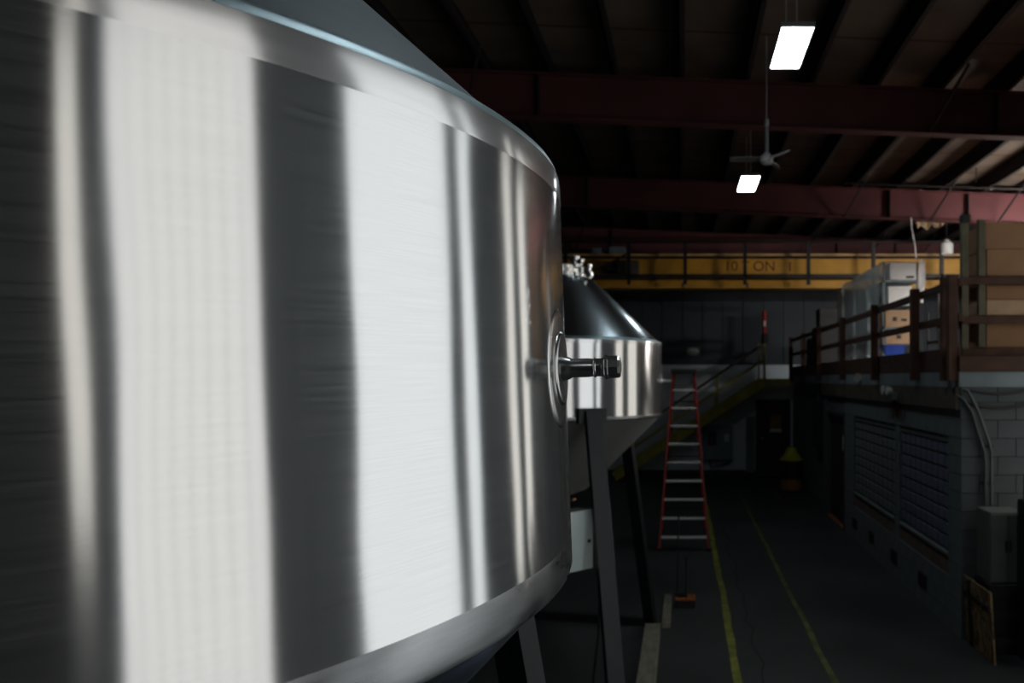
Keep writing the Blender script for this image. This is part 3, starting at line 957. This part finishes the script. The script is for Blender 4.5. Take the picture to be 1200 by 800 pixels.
fn = thing('ceiling_fan', 'grey three-blade ceiling fan on a long white rod above the aisle', 'fan', (1.07, 11.1, 5.65))
MB().lathe([(0.0005, -0.07), (0.05, -0.065), (0.085, -0.03), (0.085, 0.03), (0.05, 0.06), (0.03, 0.085), (0.0005, 0.09)], 24).build('motor', M['fan'], fn, 35)
MB().tube([(0, 0, 0.08), (0, 0, 0.42)], 0.022, 10).build('down_rod', M['housing'], fn, 40)
MB().lathe([(0.012, 0.42), (0.03, 0.43), (0.03, 0.5), (0.012, 0.52)], 12).build('coupling', M['fan'], fn, 35)
MB().tube([(0, 0, 0.52), (0, 0, roof_z(1.07) - 5.65 - 0.002)], 0.007, 6).build('hanger', M['fan'], fn, 40)
for a in (180, -62, 67):
    c, s = math.cos(math.radians(a)), math.sin(math.radians(a))
    b = MB(); n = 6
    for i in range(n + 1):
        tt = i / n
        r = 0.07 + 0.40 * tt
        w = 0.035 + 0.03 * math.sin(math.pi * min(1, tt * 0.9 + 0.1))
        for sgn in (-1, 1):
            for dz in (-0.004, 0.004):
                xx, yy = r, sgn * w
                b.v.append((xx * c - yy * s, xx * s + yy * c, dz + sgn * 0.014))
    for i in range(n):
        k0, k1 = i * 4, i * 4 + 4
        b.f += [(k0 + 1, k0 + 3, k1 + 3, k1 + 1), (k0, k1, k1 + 2, k0 + 2), (k0, k0 + 1, k1 + 1, k1), (k0 + 2, k1 + 2, k1 + 3, k0 + 3)]
    b.f += [(0, 2, 3, 1), (n * 4, n * 4 + 1, n * 4 + 3, n * 4 + 2)]
    b.build('blade', M['fanblade'] if a == 180 else M['fan'], fn)

sp = thing('sprinkler_pipe', 'thin dark sprinkler pipe crossing under the right part of the roof', 'pipe', (3.2, 17.2, 6.72))
MB().tube([(0, 0, 0), (5.75, 0, -0.2)], 0.022, 8).build('pipe_run', M['purlin'], sp, 40)
for d in (1.2, 2.6, 4.0):
    MB().tube([(d, 0, 0.0), (d, 0, 0.42)], 0.012, 6).build('hanger', M['purlin'], sp)
    MB().lathe([(0.012, -0.12), (0.03, -0.10), (0.012, -0.08), (0.012, 0.0)], 8, ((d + 0.3, 0, -0.03), (1, 0, 0), (0, 1, 0), (0, 0, 1))).build('sprinkler_head', M['chrome'], sp)
wc = MB().tube([(4.78, 18.227, 6.23), (4.80, 18.227, 6.0), (4.86, 18.2, 5.6), (4.88, 18.2, 5.38)], 0.014, 8).build('hanging_conduit', M['whitebox'], None, 40)
tag(wc, 'thin white conduit hanging down from the red beam above the loft', 'pipe')
for (a, b_) in (((4.2, 18.1, 5.95), (4.9, 18.1, 5.35)),):
    pass

# ------------------------------------------------------------------ yellow bridge crane
cr = thing('bridge_crane', 'yellow overhead crane girder lettered 10 TON with dark walkway rail', 'crane', (0, 22.3, 0))
MB().box(-9, 9, 0.0, 0.5, 5.22, 5.97).build('girder_web', M['crane'], cr)
MB().box(-9, 9, -0.08, 0.58, 5.97, 6.05).build('top_flange', M['craneflange'], cr)
MB().box(-9, 9, -0.09, 0.58, 5.17, 5.30).build('bottom_flange', M['crane'], cr)
MB().box(-9, 9, -0.66, -0.02, 5.38, 5.46).build('walkway', M['black'], cr)
for x in (-4.5, -2.92, -1.34, 0.06, 1.55, 3.13, 4.75, 6.45, 8.0):
    MB().box(x - 0.045, x + 0.045, -0.66, -0.58, 5.2, 6.27).build('rail_post', M['black'], cr)
MB().tube([(-9, -0.62, 6.27), (9, -0.62, 6.27)], 0.035, 8).build('handrail', M['black'], cr, 40)
MB().tube([(-9, -0.62, 5.88), (9, -0.62, 5.88)], 0.03, 8).build('mid_rail', M['black'], cr, 40)
for x in (-6, -3, 0, 1.65, 4.5, 7.2):
    MB().box(x - 0.03, x + 0.03, -0.095, -0.09, 5.17, 5.30).build('joint_plate', M['lintel'], cr)
for txt, xx in (('10', 1.06), ('T', 1.50), ('ON', 1.80)):
    fc = bpy.data.curves.new('lettering', 'FONT')
    fc.body = txt
    fc.size = 0.36
    fc.extrude = 0.003
    fc.materials.append(M['letters'])
    tmp = bpy.data.objects.new('lettering_source', fc)
    COL.objects.link(tmp)
    bpy.context.view_layer.update()
    lme = bpy.data.meshes.new_from_object(tmp)
    bpy.data.objects.remove(tmp)
    lme.materials.clear()
    lme.materials.append(M['letters'])
    fo = link('lettering', lme, cr)
    fo.location = (xx, -0.004, 5.62)
    fo.rotation_euler = (math.pi / 2, 0, 0)
MB().box(2.72, 2.77, -0.006, 0.0, 5.6, 5.85).build('painted_mark', M['letters'], cr)
hs = thing('crane_hoist', 'dark brown hoist trolley riding the left part of the yellow crane girder', 'hoist', (-1.38, 22.3, 5.33))
MB().cbox(-0.28, 0.28, -0.50, -0.09, 0.14, 0.50, 0.03).build('gearbox', M['lintel'], hs)
MB().tube([(-0.55, -0.3, 0.32), (-0.28, -0.3, 0.32)], 0.12, 16).build('motor', M['black'], hs, 40)
m = MB(); m.box(-0.5, -0.1, -0.05, 0.55, 0.725, 0.9); m.box(-0.95, -0.7, 0.0, 0.5, 0.725, 0.88)
m.build('trolley', M['bluegrey'], hs)
MB().tube([(-1.15, -0.5, 0.15), (-0.9, -0.5, 0.2), (-0.6, -0.45, 0.36), (-0.3, -0.42, 0.5), (-0.05, -0.3, 0.68)], 0.025, 8).build('power_cable', M['cable'], hs, 40)

# ------------------------------------------------------------------ far wall: staircase, beacon, switchgear, drum, lamp
st = thing('staircase', 'olive yellow steel stair rising along the far wall to the loft landing', 'stairs', (0, 24.9, 0))
X1, Z1 = 2.28, 2.84
X0, Z0 = -1.93, 0.0
sl_ = (Z1 - Z0) / (X1 - X0)
for yy in (-0.42, 0.42):
    MB().bar((X0, yy, Z0 + 0.10), (X1, yy, Z1 - 0.08), 0.05, 0.27).build('stringer', M['olive'], st)
for i in range(13):
    z = Z1 * (i + 0.5) / 13.5 + 0.06
    xx = X0 + (z - Z0) / sl_
    MB().box(xx - 0.14, xx + 0.14, -0.39, 0.39, z - 0.03, z).build('tread', M['olive'], st)
MB().box(X1 - 0.02, 3.24, -0.45, 0.45, 2.72, 2.86).build('landing', M['olive'], st)
for xx in (-1.6, -0.3, 0.98, 2.30):
    zb = Z0 + (xx - X0) * sl_ if xx < X1 else Z1
    MB().tube([(xx, -0.42, zb), (xx, -0.42, zb + 1.0)], 0.03, 8).build('post', M['olive'], st, 40)
MB().tube([(2.14, -0.42, 2.86), (2.14, -0.42, 3.85)], 0.022, 8).build('post', M['olive'], st, 40)
zz = lambda xx, d: Z0 + (xx - X0) * sl_ + d
MB().tube([(-1.7, -0.42, zz(-1.7, 1.0)), (2.28, -0.42, zz(2.28, 1.0))], 0.035, 8).build('handrail', M['lintel'], st, 40)
MB().tube([(-1.7, -0.42, zz(-1.7, 0.55)), (2.28, -0.42, zz(2.28, 0.55))], 0.03, 8).build('mid_rail', M['olive'], st, 40)
MB().box(-1.9, -1.82, -0.45, 0.45, 0.0, 0.1).build('bottom_cleat', M['olive'], st)
bc = thing('signal_beacon', 'slim red beacon with white patch atop the yellow stair post', 'beacon', (2.30, 24.48, 3.846))
MB().lathe([(0.0005, 0), (0.08, 0.0), (0.1, 0.06), (0.1, 0.22), (0.07, 0.28), (0.0005, 0.28)], 16).build('base', M['black'], bc, 35)
MB().lathe([(0.05, 0.28), (0.065, 0.32), (0.065, 0.86), (0.05, 0.92), (0.0005, 0.92)], 16).build('lens', M['red'], bc, 35)
MB().box(-0.035, 0.035, -0.072, -0.05, 0.48, 0.64).build('white_patch', M['sticker'], bc)
sg = thing('switchgear_cabinet', 'blue-grey electrical cabinet with white sticker mounted low on the far wall', 'electrical cabinet', (1.05, YF - 0.031, 0.48))
MB().cbox(-0.43, 0.43, -0.28, 0, 0, 1.0, 0.02).build('enclosure', M['bluegrey'], sg)
MB().box(-0.33, -0.06, -0.295, -0.28, 0.42, 0.84).build('meter_panel', M['blackplastic'], sg)
MB().box(0.17, 0.31, -0.288, -0.28, 0.54, 0.76).build('sticker', M['sticker'], sg)
MB().tube([(-0.25, -0.1, 0.0), (-0.22, -0.14, -0.22), (0.05, -0.14, -0.18), (0.3, -0.1, -0.1), (0.32, -0.08, 0.0)], 0.025, 8).build('cable', M['cable'], sg, 40)
dr = thing('drum', 'black drum with yellow funnel lid and ochre base beside the far door', 'drum', (2.80, 22.4, 0))
MB().lathe([(0.0005, 0.3), (0.29, 0.3), (0.29, 0.45), (0.305, 0.46), (0.29, 0.47), (0.29, 0.62), (0.305, 0.63), (0.29, 0.64), (0.29, 0.76), (0.0005, 0.76)], 32).build('body', M['drum'], dr, 35)
MB().lathe([(0.0005, 0.0), (0.26, 0.0), (0.28, 0.02), (0.28, 0.3), (0.0005, 0.3)], 32).build('base', M['drumorange'], dr, 35)
MB().lathe([(0.31, 0.76), (0.315, 0.79), (0.26, 0.82), (0.15, 0.98), (0.12, 1.08), (0.09, 1.1), (0.0005, 1.1)], 32).build('funnel_lid', M['drumyellow'], dr, 35)
wlmp = thing('wall_lamp', 'small unlit white bulkhead lamp on the dark upper far wall', 'lamp', (0.30, YF + 0.02, 3.66))
MB().lathe([(0.16, 0), (0.18, 0.03), (0.14, 0.10), (0.0005, 0.13)], 20, ((0, 0, 0), (1, 0, 0), (0, 0, 0.6), (0, -1, 0))).build('globe', M['sticker'], wlmp, 40)
MB().cbox(-0.2, 0.2, -0.02, 0.05, -0.13, 0.13, 0.01).build('backplate', M['cabgrey'], wlmp)
pn = thing('electrical_panel', 'dark electrical panel on the wall above and left of the drum', 'electrical panel', (XW + 0.216, 20.3, 1.25))
MB().cbox(-0.16, 0.0, -0.55, 0.55, 0, 1.1, 0.01).build('enclosure', M['black'], pn)
MB().cbox(-0.17, -0.16, -0.5, 0.5, 0.05, 1.05, 0.004).build('door', M['dullblack'], pn)
MB().tube([(-0.08, 0, 1.1), (-0.08, 0, 1.56)], 0.03, 8).build('conduit', M['conduit'], pn, 40)

# ------------------------------------------------------------------ fittings on the office
el = thing('emergency_light', 'white twin-head emergency light on the brown band above the windows', 'light', (XW - 0.052, 12.35, 2.60))
MB().cbox(-0.09, 0, -0.22, 0.22, -0.05, 0.06, 0.008).build('body', M['cabgrey'], el)
for d in (-0.14, 0.14):
    MB().lathe([(0.0005, 0.0), (0.04, 0.0), (0.065, 0.06), (0.065, 0.08), (0.0005, 0.08)], 14, ((-0.06, d, 0.09), (0, 1, 0), (0, 0, 1), (-1, 0, 0))).build('lamp_head', M['sticker'], el, 40)
rp = MB()
for i in range(14):
    y0 = 12.1 + i * 0.045
    rp.box(XW - 0.006, XW - 0.0005, y0, y0 + 0.045, 2.505 - random.uniform(0.06, 0.24), 2.512)
rp = rp.build('peeling_plaster', M['rust'], None)
tag(rp, 'rusty peeling patch of wall just under the emergency light', 'stain')
sl3 = thing('spot_light', 'small white spot light clamped under the loft deck edge', 'light', (XW - 0.021, 14.85, 2.80))
MB().cbox(-0.06, 0, -0.05, 0.05, 0.0, 0.08, 0.006).build('bracket', M['black'], sl3)
MB().lathe([(0.0005, 0), (0.05, 0.0), (0.075, 0.1), (0.0005, 0.1)], 14, ((-0.05, 0, 0.06), (1, 0, 0), (0, 0, 1), (-0.2, -0.97, 0.1))).build('lamp_head', M['sticker'], sl3, 40)
cd1 = thing('wall_conduit', 'pair of grey conduits bending down the front of the office from the lintel', 'pipe', (XW, YC, 0))
MB().tube([(-0.03, -0.01, 2.66), (0.0, -0.04, 2.64), (0.10, -0.04, 2.50), (0.24, -0.04, 2.05), (0.25, -0.04, 1.95), (0.25, -0.04, 1.48)], 0.018, 10).build('conduit', M['conduit'], cd1, 40)
MB().tube([(0.0, -0.035, 2.74), (0.05, -0.05, 2.73), (0.16, -0.05, 2.52), (0.29, -0.05, 2.15), (0.31, -0.05, 2.05), (0.31, -0.05, 1.48)], 0.018, 10).build('conduit', M['conduit'], cd1, 40)
for z in (1.7, 2.1):
    MB().box(0.22, 0.34, -0.03, 0, z, z + 0.03).build('clip', M['legsteel'], cd1)
for nm, z, lab in (('wall_cable', 2.74, 'upper black cable run sagging across the front of the office'), ('wall_cable', 2.585, 'lower dark cable run across the front of the office')):
    pts = [(XW + 0.05 + 1.15 * t, YC - 0.02, z - 0.05 * math.sin(math.pi * min(1, t * 1.6)) if t < 0.63 else z) for t in [i / 10 for i in range(11)]]
    o = MB().tube(pts, 0.015, 8).build(nm, M['cable'], None, 40)
    tag(o, lab, 'cable')

# things stacked at the office corner
ob = thing('strand_board', 'strand board panel leaning on edge at the office corner under the grey cabinet', 'board', (3.06, 8.62, 0))
m = MB()
m.obox((0.03, 0.46, 0.36), (0, 1, 0), (1, 0, 0.06), (-0.06, 0, 1), 0.84, 0.018, 0.72)
m.build('panel', M['osb'], ob)
m = MB(); m.obox((0.0, 0.66, 0.36), (0, 1, 0), (1, 0, 0.06), (-0.06, 0, 1), 0.03, 0.03, 0.70); m.obox((0.005, 0.46, 0.56), (0, 1, 0), (1, 0, 0.06), (-0.06, 0, 1), 0.83, 0.026, 0.02)
m.build('strap', M['dullblack'], ob)
pc = thing('packing_crate', 'black crate behind the strand board carrying the grey cabinet', 'crate', (3.34, 9.02, 0))
MB().cbox(-0.17, 0.30, -0.02, 0.44, 0, 0.725, 0.01).build('body', M['black'], pc)
for z in (0.1, 0.38, 0.62):
    MB().box(-0.17, 0.30, -0.034, -0.02, z, z + 0.07).build('batten', M['dullblack'], pc)
gc = thing('steel_cabinet', 'dull grey two-door steel cabinet standing on the black crate', 'cabinet', (3.36, 9.20, 0.726))
MB().cbox(-0.17, 0.2, -0.16, 0.24, 0, 0.74, 0.008).build('body', M['cabgrey'], gc)
for d in (-0.165, 0.02):
    dd = MB().cbox(d, d + 0.178, -0.178, -0.161, 0.02, 0.72, 0.004).build('door', M['cabgrey'], gc)
    MB().box(d + (0.15 if d < 0 else 0.01), d + (0.165 if d < 0 else 0.025), -0.19, -0.178, 0.33, 0.45).build('handle', M['black'], dd)
tc_ = thing('tall_cabinet', 'tall black cabinet at the right edge in front of the office', 'cabinet', (3.66, 8.50, 0))
MB().cbox(-0.22, 0.24, 0, 0.46, 0, 1.62, 0.01).build('body', M['black'], tc_)
MB().cbox(-0.21, 0.23, -0.018, -0.001, 0.03, 1.6, 0.005).build('door', M['dullblack'], tc_)
MB().tube([(-0.12, -0.02, 1.02), (-0.12, -0.035, 1.02)], 0.02, 12).build('lock', M['chrome'], tc_, 40)
bx = thing('small_carton', 'small brown carton with white spot on top of the tall black cabinet', 'box', (3.62, 8.67, 1.621))
MB().cbox(-0.15, 0.16, -0.12, 0.2, 0, 0.26, 0.005).build('body', M['deck'], bx)
MB().box(-0.06, 0.0, -0.125, -0.12, 0.10, 0.18).build('sticker', M['sticker'], bx)
gp = thing('grey_panel', 'dull grey sheet panel leaning beside the tall black cabinet at the edge', 'panel', (3.92, 8.2, 0))
MB().obox((0.0, 0.1, 0.74), (1, 0, 0), (0, 1, -0.12), (0, 0.12, 1), 0.3, 0.02, 1.46).build('sheet', M['cabgrey'], gp)

# ------------------------------------------------------------------ loft railing and goods
ra = thing('loft_railing', 'rusty brown railing along the edge of the storage loft', 'railing', (XW - 0.02, 0, 0))
for (y, w) in ((9.60, 0.09), (9.86, 0.1), (11.15, 0.12), (13.5, 0.1), (16.2, 0.1), (19.0, 0.09), (21.5, 0.09), (23.9, 0.09)):
    MB().cbox(-0.11, -0.005, y - w / 2, y + w / 2, 2.83, 4.0, 0.006).build('post', M['rusty'], ra)
for z, nm in ((3.92, 'top_rail'), (3.53, 'mid_rail')):
    MB().cbox(-0.002, 0.05, 9.55, 23.95, z - 0.045, z + 0.045, 0.006).build(nm, M['rusty'], ra)
MB().box(-0.004, 0.02, 9.55, 23.95, 3.1, 3.2).build('toe_board', M['rusty'], ra)

# pallet rack with cartons near the loft corner
pr = thing('storage_rack', 'olive steel storage rack full of cartons at the front of the loft', 'rack', (3.13, 9.75, 3.10))
RX = 1.6
for xx in (0.0, 0.19, RX):
    MB().box(xx, xx + 0.075, 0, 0.08, 0, 1.54).build('upright', M['oliverack'], pr)
    if xx > 1:
        MB().box(xx, xx + 0.075, 0.9, 0.98, 0, 1.54).build('upright', M['oliverack'], pr)
for z in (0.06, 0.42, 0.86):
    MB().box(0.0, RX + 0.075, -0.02, 0.0, z - 0.05, z + 0.03).build('beam', M['rusty'], pr)
    MB().box(0.0, RX + 0.075, 0.98, 1.0, z - 0.05, z + 0.03).build('beam', M['rusty'], pr)
    MB().box(0.08, RX, 0.0, 0.98, z + 0.031, z + 0.045).build('shelf', M['rusty'], pr)
MB().cbox(-0.02, 0.10, -0.03, 0.06, 1.5, 1.6, 0.02).build('end_cap', M['black'], pr)


def carton(name, label, x, y, z, w, d, h, m, group=None, tapes=True):
    t = thing(name, label, 'box', (x, y, z), group=group)
    MB().cbox(0, w, 0, d, 0, h, 0.006).build('body', m, t)
    if tapes:
        MB().box(w * 0.46, w * 0.54, -0.002, 0.0, h * 0.72, h * 0.99).build('tape', M['tape'], t)
    return t


G = 'cartons on the storage rack'
zb = 3.10 + 0.86 + 0.047
carton('carton', 'brown carton topmost on the storage rack at the loft corner', 3.40, 9.78, zb + 0.302, 1.25, 0.7, 0.30, M['cardboard'], G)
carton('carton', 'brown carton second from top on the storage rack', 3.41, 9.77, zb, 1.25, 0.7, 0.30, M['cardboard'], G)
zb = 3.10 + 0.42 + 0.047
carton('carton', 'shaded brown carton on the middle shelf of the storage rack', 3.42, 9.80, zb + 0.172, 1.2, 0.7, 0.17, M['cardboard'], G)
carton('carton', 'flat lighter carton at the bottom of the middle rack shelf', 3.41, 9.77, zb, 1.2, 0.7, 0.17, M['cardlight'], G)
zb = 3.10 + 0.06 + 0.047
carton('carton', 'dark brown carton on the lowest shelf of the storage rack', 3.42, 9.80, zb, 1.2, 0.7, 0.27, M['cardboard'], G)

# shelving under a plastic sheet
SX, SY, SZ = 3.52, 15.3, 3.10
sh = thing('shelving_unit', 'long grey shelving unit on the loft, half covered with plastic sheet', 'shelving', (SX, SY, SZ))
SW, SD, SH = 0.62, 3.9, 1.8
for xx in (0, SW - 0.035):
    for yy in (0, 1.3, 2.6, SD - 0.035):
        MB().box(xx, xx + 0.035, yy, yy + 0.035, 0, SH).build('post', M['shelfsteel'], sh)
for z in (0.08, 0.66, 1.07, 1.49):
    MB().box(0.0, SW, 0.0, SD, z - 0.035, z).build('shelf', M['shelfsteel'], sh)
G2 = 'boxes on the shelving under the plastic sheet'


def printed(t, w, h):
    MB().box(w * 0.25, w * 0.40, -0.002, 0, h * 0.35, h * 0.6).build('print', M['ink'], t)
    MB().box(w * 0.55, w * 0.75, -0.002, 0, h * 0.35, h * 0.5).build('print', M['ink'], t)


t = carton('carton', 'white carton on the top shelf of the sheet-covered shelving', SX + 0.12, SY - 0.02, SZ + 1.491, 0.46, 0.5, 0.30, M['whitebox'], G2, False)
MB().box(0.28, 0.42, -0.002, 0, 0.03, 0.07).build('print', M['ink'], t)
carton('carton', 'white carton on the second shelf of the sheet-covered shelving', SX + 0.09, SY - 0.02, SZ + 1.071, 0.42, 0.5, 0.31, M['whitebox'], G2, False)
t = carton('carton', 'light brown printed carton on the third shelf of the sheet-covered shelving', SX + 0.04, SY - 0.02, SZ + 0.661, 0.5, 0.5, 0.30, M['cardlight'], G2, False)
printed(t, 0.5, 0.30)
t = carton('carton', 'light brown carton low on the shelving above the blue bin', SX + 0.04, SY - 0.01, SZ + 0.36, 0.5, 0.5, 0.25, M['cardlight'], G2, False)
MB().box(0.2, 0.28, -0.002, 0, 0.10, 0.16).build('print', M['ink'], t)
bb = thing('blue_bin', 'bright blue plastic bin under the lowest carton of the shelving', 'bin', (SX + 0.2, SY + 0.14, SZ + 0.081))
m = MB()
m.v += [(-0.14, -0.14, 0), (0.14, -0.14, 0), (0.14, 0.14, 0), (-0.14, 0.14, 0), (-0.18, -0.17, 0.26), (0.18, -0.17, 0.26), (0.18, 0.17, 0.26), (-0.18, 0.17, 0.26)]
m.f += [(3, 2, 1, 0), (0, 1, 5, 4), (1, 2, 6, 5), (2, 3, 7, 6), (3, 0, 4, 7)]
m.build('body', M['blue'], bb)
m = MB(); m.box(-0.195, 0.195, -0.19, -0.17, 0.24, 0.27); m.box(-0.195, 0.195, 0.17, 0.19, 0.24, 0.27); m.box(-0.195, -0.18, -0.17, 0.17, 0.24, 0.27); m.box(0.18, 0.195, -0.17, 0.17, 0.24, 0.27)
m.build('rim', M['blue'], bb)
# draped sheet: over the top and down the aisle side
ps = MB()
ny, nx = 26, 16
prof = []
for i in range(nx + 1):
    s_ = i / nx
    if s_ < 0.35:
        prof.append((SW + 0.02 - (SW + 0.05) * s_ / 0.35, SH + 0.03))
    else:
        q = (s_ - 0.35) / 0.65
        prof.append((-0.04 - 0.05 * q, SH + 0.02 - 1.62 * q))
for j in range(ny + 1):
    tt = j / ny
    yy = 0.06 + (SD + 0.1) * tt
    sag = 0.55 * max(0, (tt - 0.86) / 0.14) ** 2
    for i, (px, pz) in enumerate(prof):
        q = i / nx
        wv = 0.02 * math.sin(j * 1.3 + 0.3 * i) * (q > 0.35) + random.uniform(-0.008, 0.008)
        ps.v.append((SX + px + wv - 0.01, SY + yy, SZ + max(0.02, pz - sag * (0.2 if q > 0.35 else 0.1) + 0.01 * math.sin(j * 0.9))))
for j in range(ny):
    for i in range(nx):
        a = j * (nx + 1) + i
        ps.f.append((a, a + 1, a + nx + 2, a + nx + 1))
pso = ps.build('plastic_sheet', M['sheet'], None, 60)
tag(pso, 'translucent plastic sheet draped over the long loft shelving', 'sheet')
fpm = MB()
for j in range(9):
    tt = j / 8
    for i in range(4):
        fpm.v.append((SX + SW + 0.01 + 0.03 * i - 0.02 * math.sin(tt * 5 + i), SY - 0.03 - 0.02 * math.sin(tt * 7 + i * 1.5), SZ + 1.84 - tt * 0.75))
for j in range(8):
    for i in range(3):
        a = j * 4 + i
        fpm.f.append((a, a + 1, a + 5, a + 4))
fo = fpm.build('sheet_flap', M['whitebox'], None, 60)
tag(fo, 'bright loose flap of plastic hanging at the shelving front edge', 'sheet')

# cart with pale bars behind the railing
ct = thing('utility_cart', 'metal cart with pale diagonal handle bar behind the loft railing', 'cart', (3.50, 11.9, 3.10))
for xx in (0.0, 0.34):
    for yy in (0.0, 0.5):
        MB().tube([(xx, yy, 0.05), (xx, yy, 0.70 if xx == 0 else 0.62)], 0.014, 8).build('post', M['chrome'], ct, 40)
        MB().lathe([(0.0005, -0.012), (0.035, -0.012), (0.035, 0.012), (0.0005, 0.012)], 12, ((xx, yy, 0.035), (1, 0, 0), (0, 0, 1), (0, 1, 0))).build('caster', M['blackplastic'], ct)
for z in (0.28, 0.55):
    MB().cbox(-0.02, 0.36, -0.02, 0.52, z - 0.03, z, 0.004).build('tray', M['cabgrey'], ct)
MB().bar((-0.02, -0.02, 0.92), (0.24, -0.02, 1.12), 0.03, 0.05).build('handle_bar', M['sticker'], ct)
MB().tube([(0.0, 0.0, 0.68), (-0.01, -0.01, 0.94)], 0.012, 8).build('handle_post', M['chrome'], ct, 40)
MB().box(0.02, 0.2, -0.03, 0.05, 0.31, 0.38).build('lower_bracket', M['conduit'], ct)
# dark crates left of the sheeted shelving
for (x, y, z, w, d, h, lab) in ((3.22, 20.9, 3.10, 0.75, 0.8, 1.0, 'large dark crate on the loft left of the sheeted shelving'), (3.3, 20.95, 4.101, 0.6, 0.6, 0.45, 'small dark crate stacked on the large dark crate on the loft'),
                                (3.26, 22.3, 3.10, 0.7, 0.7, 0.8, 'low dark crate farthest along the loft near the landing')):
    t = thing('storage_crate', lab, 'crate', (x, y, z), group='dark crates on the loft')
    MB().cbox(0, w, 0, d, 0, h, 0.01).build('body', M['dullblack'], t)
    for q in (0.15, 0.75):
        MB().box(0, w, -0.015, 0, h * q, h * q + 0.07).build('batten', M['black'], t)
rg = MB()
for i in range(6):
    for j in range(5):
        rg.v.append((3.75 + 0.05 * i, 21.0 + 0.1 * j, 4.61 + 0.05 * math.sin(i * 1.7 + j * 2.1)))
for i in range(5):
    for j in range(4):
        a = i * 5 + j
        rg.f.append((a, a + 5, a + 6, a + 1))
rgo = rg.build('crumpled_rag', M['insul'], None, 60)
tag(rgo, 'pale crumpled rag lying on the small dark crate', 'rag')

# pendant and torn insulation at the roof right of the crane
pd = thing('pendant_lamp', 'white unlit pendant lamp hanging beside the crane at the right', 'lamp', (6.15, 20.3, 5.76))
MB().lathe([(0.13, 0.0), (0.15, 0.02), (0.15, 0.24), (0.08, 0.3), (0.05, 0.34), (0.0005, 0.34)], 24).build('shade', M['whitebox'], pd, 35)
MB().tube([(0, 0, 0.33), (0, 0, roof_z(6.15) - 5.76 - 0.004)], 0.012, 8).build('cord', M['cable'], pd, 40)
ti = MB()
nx, ny = 12, 6
for j in range(ny + 1):
    for i in range(nx + 1):
        u, v = i / nx, j / ny
        ti.v.append((5.6 + 0.75 * u, 20.75 + 0.3 * v + 0.05 * math.sin(i * 1.9), 6.42 + 0.28 * math.sin(v * 2.6) + 0.07 * math.sin(i * 1.3 + j) + 0.15 * u * (1 - v)))
for j in range(ny):
    for i in range(nx):
        a = j * (nx + 1) + i
        ti.f.append((a, a + 1, a + nx + 2, a + nx + 1))
for i in range(nx + 1):
    p = ti.v[ny * (nx + 1) + i]
    ti.v.append((p[0] + 0.04 * math.sin(i * 2.3), p[1] + 0.1, (p[2] + roof_z(p[0])) / 2 + 0.05 * math.sin(i * 3.1)))
for i in range(nx + 1):
    p = ti.v[(ny + 1) * (nx + 1) + i]
    ti.v.append((p[0], p[1] + 0.05, roof_z(p[0]) - 0.002))
for j in (ny, ny + 1):
    for i in range(3, 9):
        a = j * (nx + 1) + i
        ti.f.append((a, a + 1, a + nx + 2, a + nx + 1))
tio = ti.build('torn_insulation', M['insul'], None, 60)
tag(tio, 'torn tan roof insulation bulging down above the white pendant lamp', 'insulation')
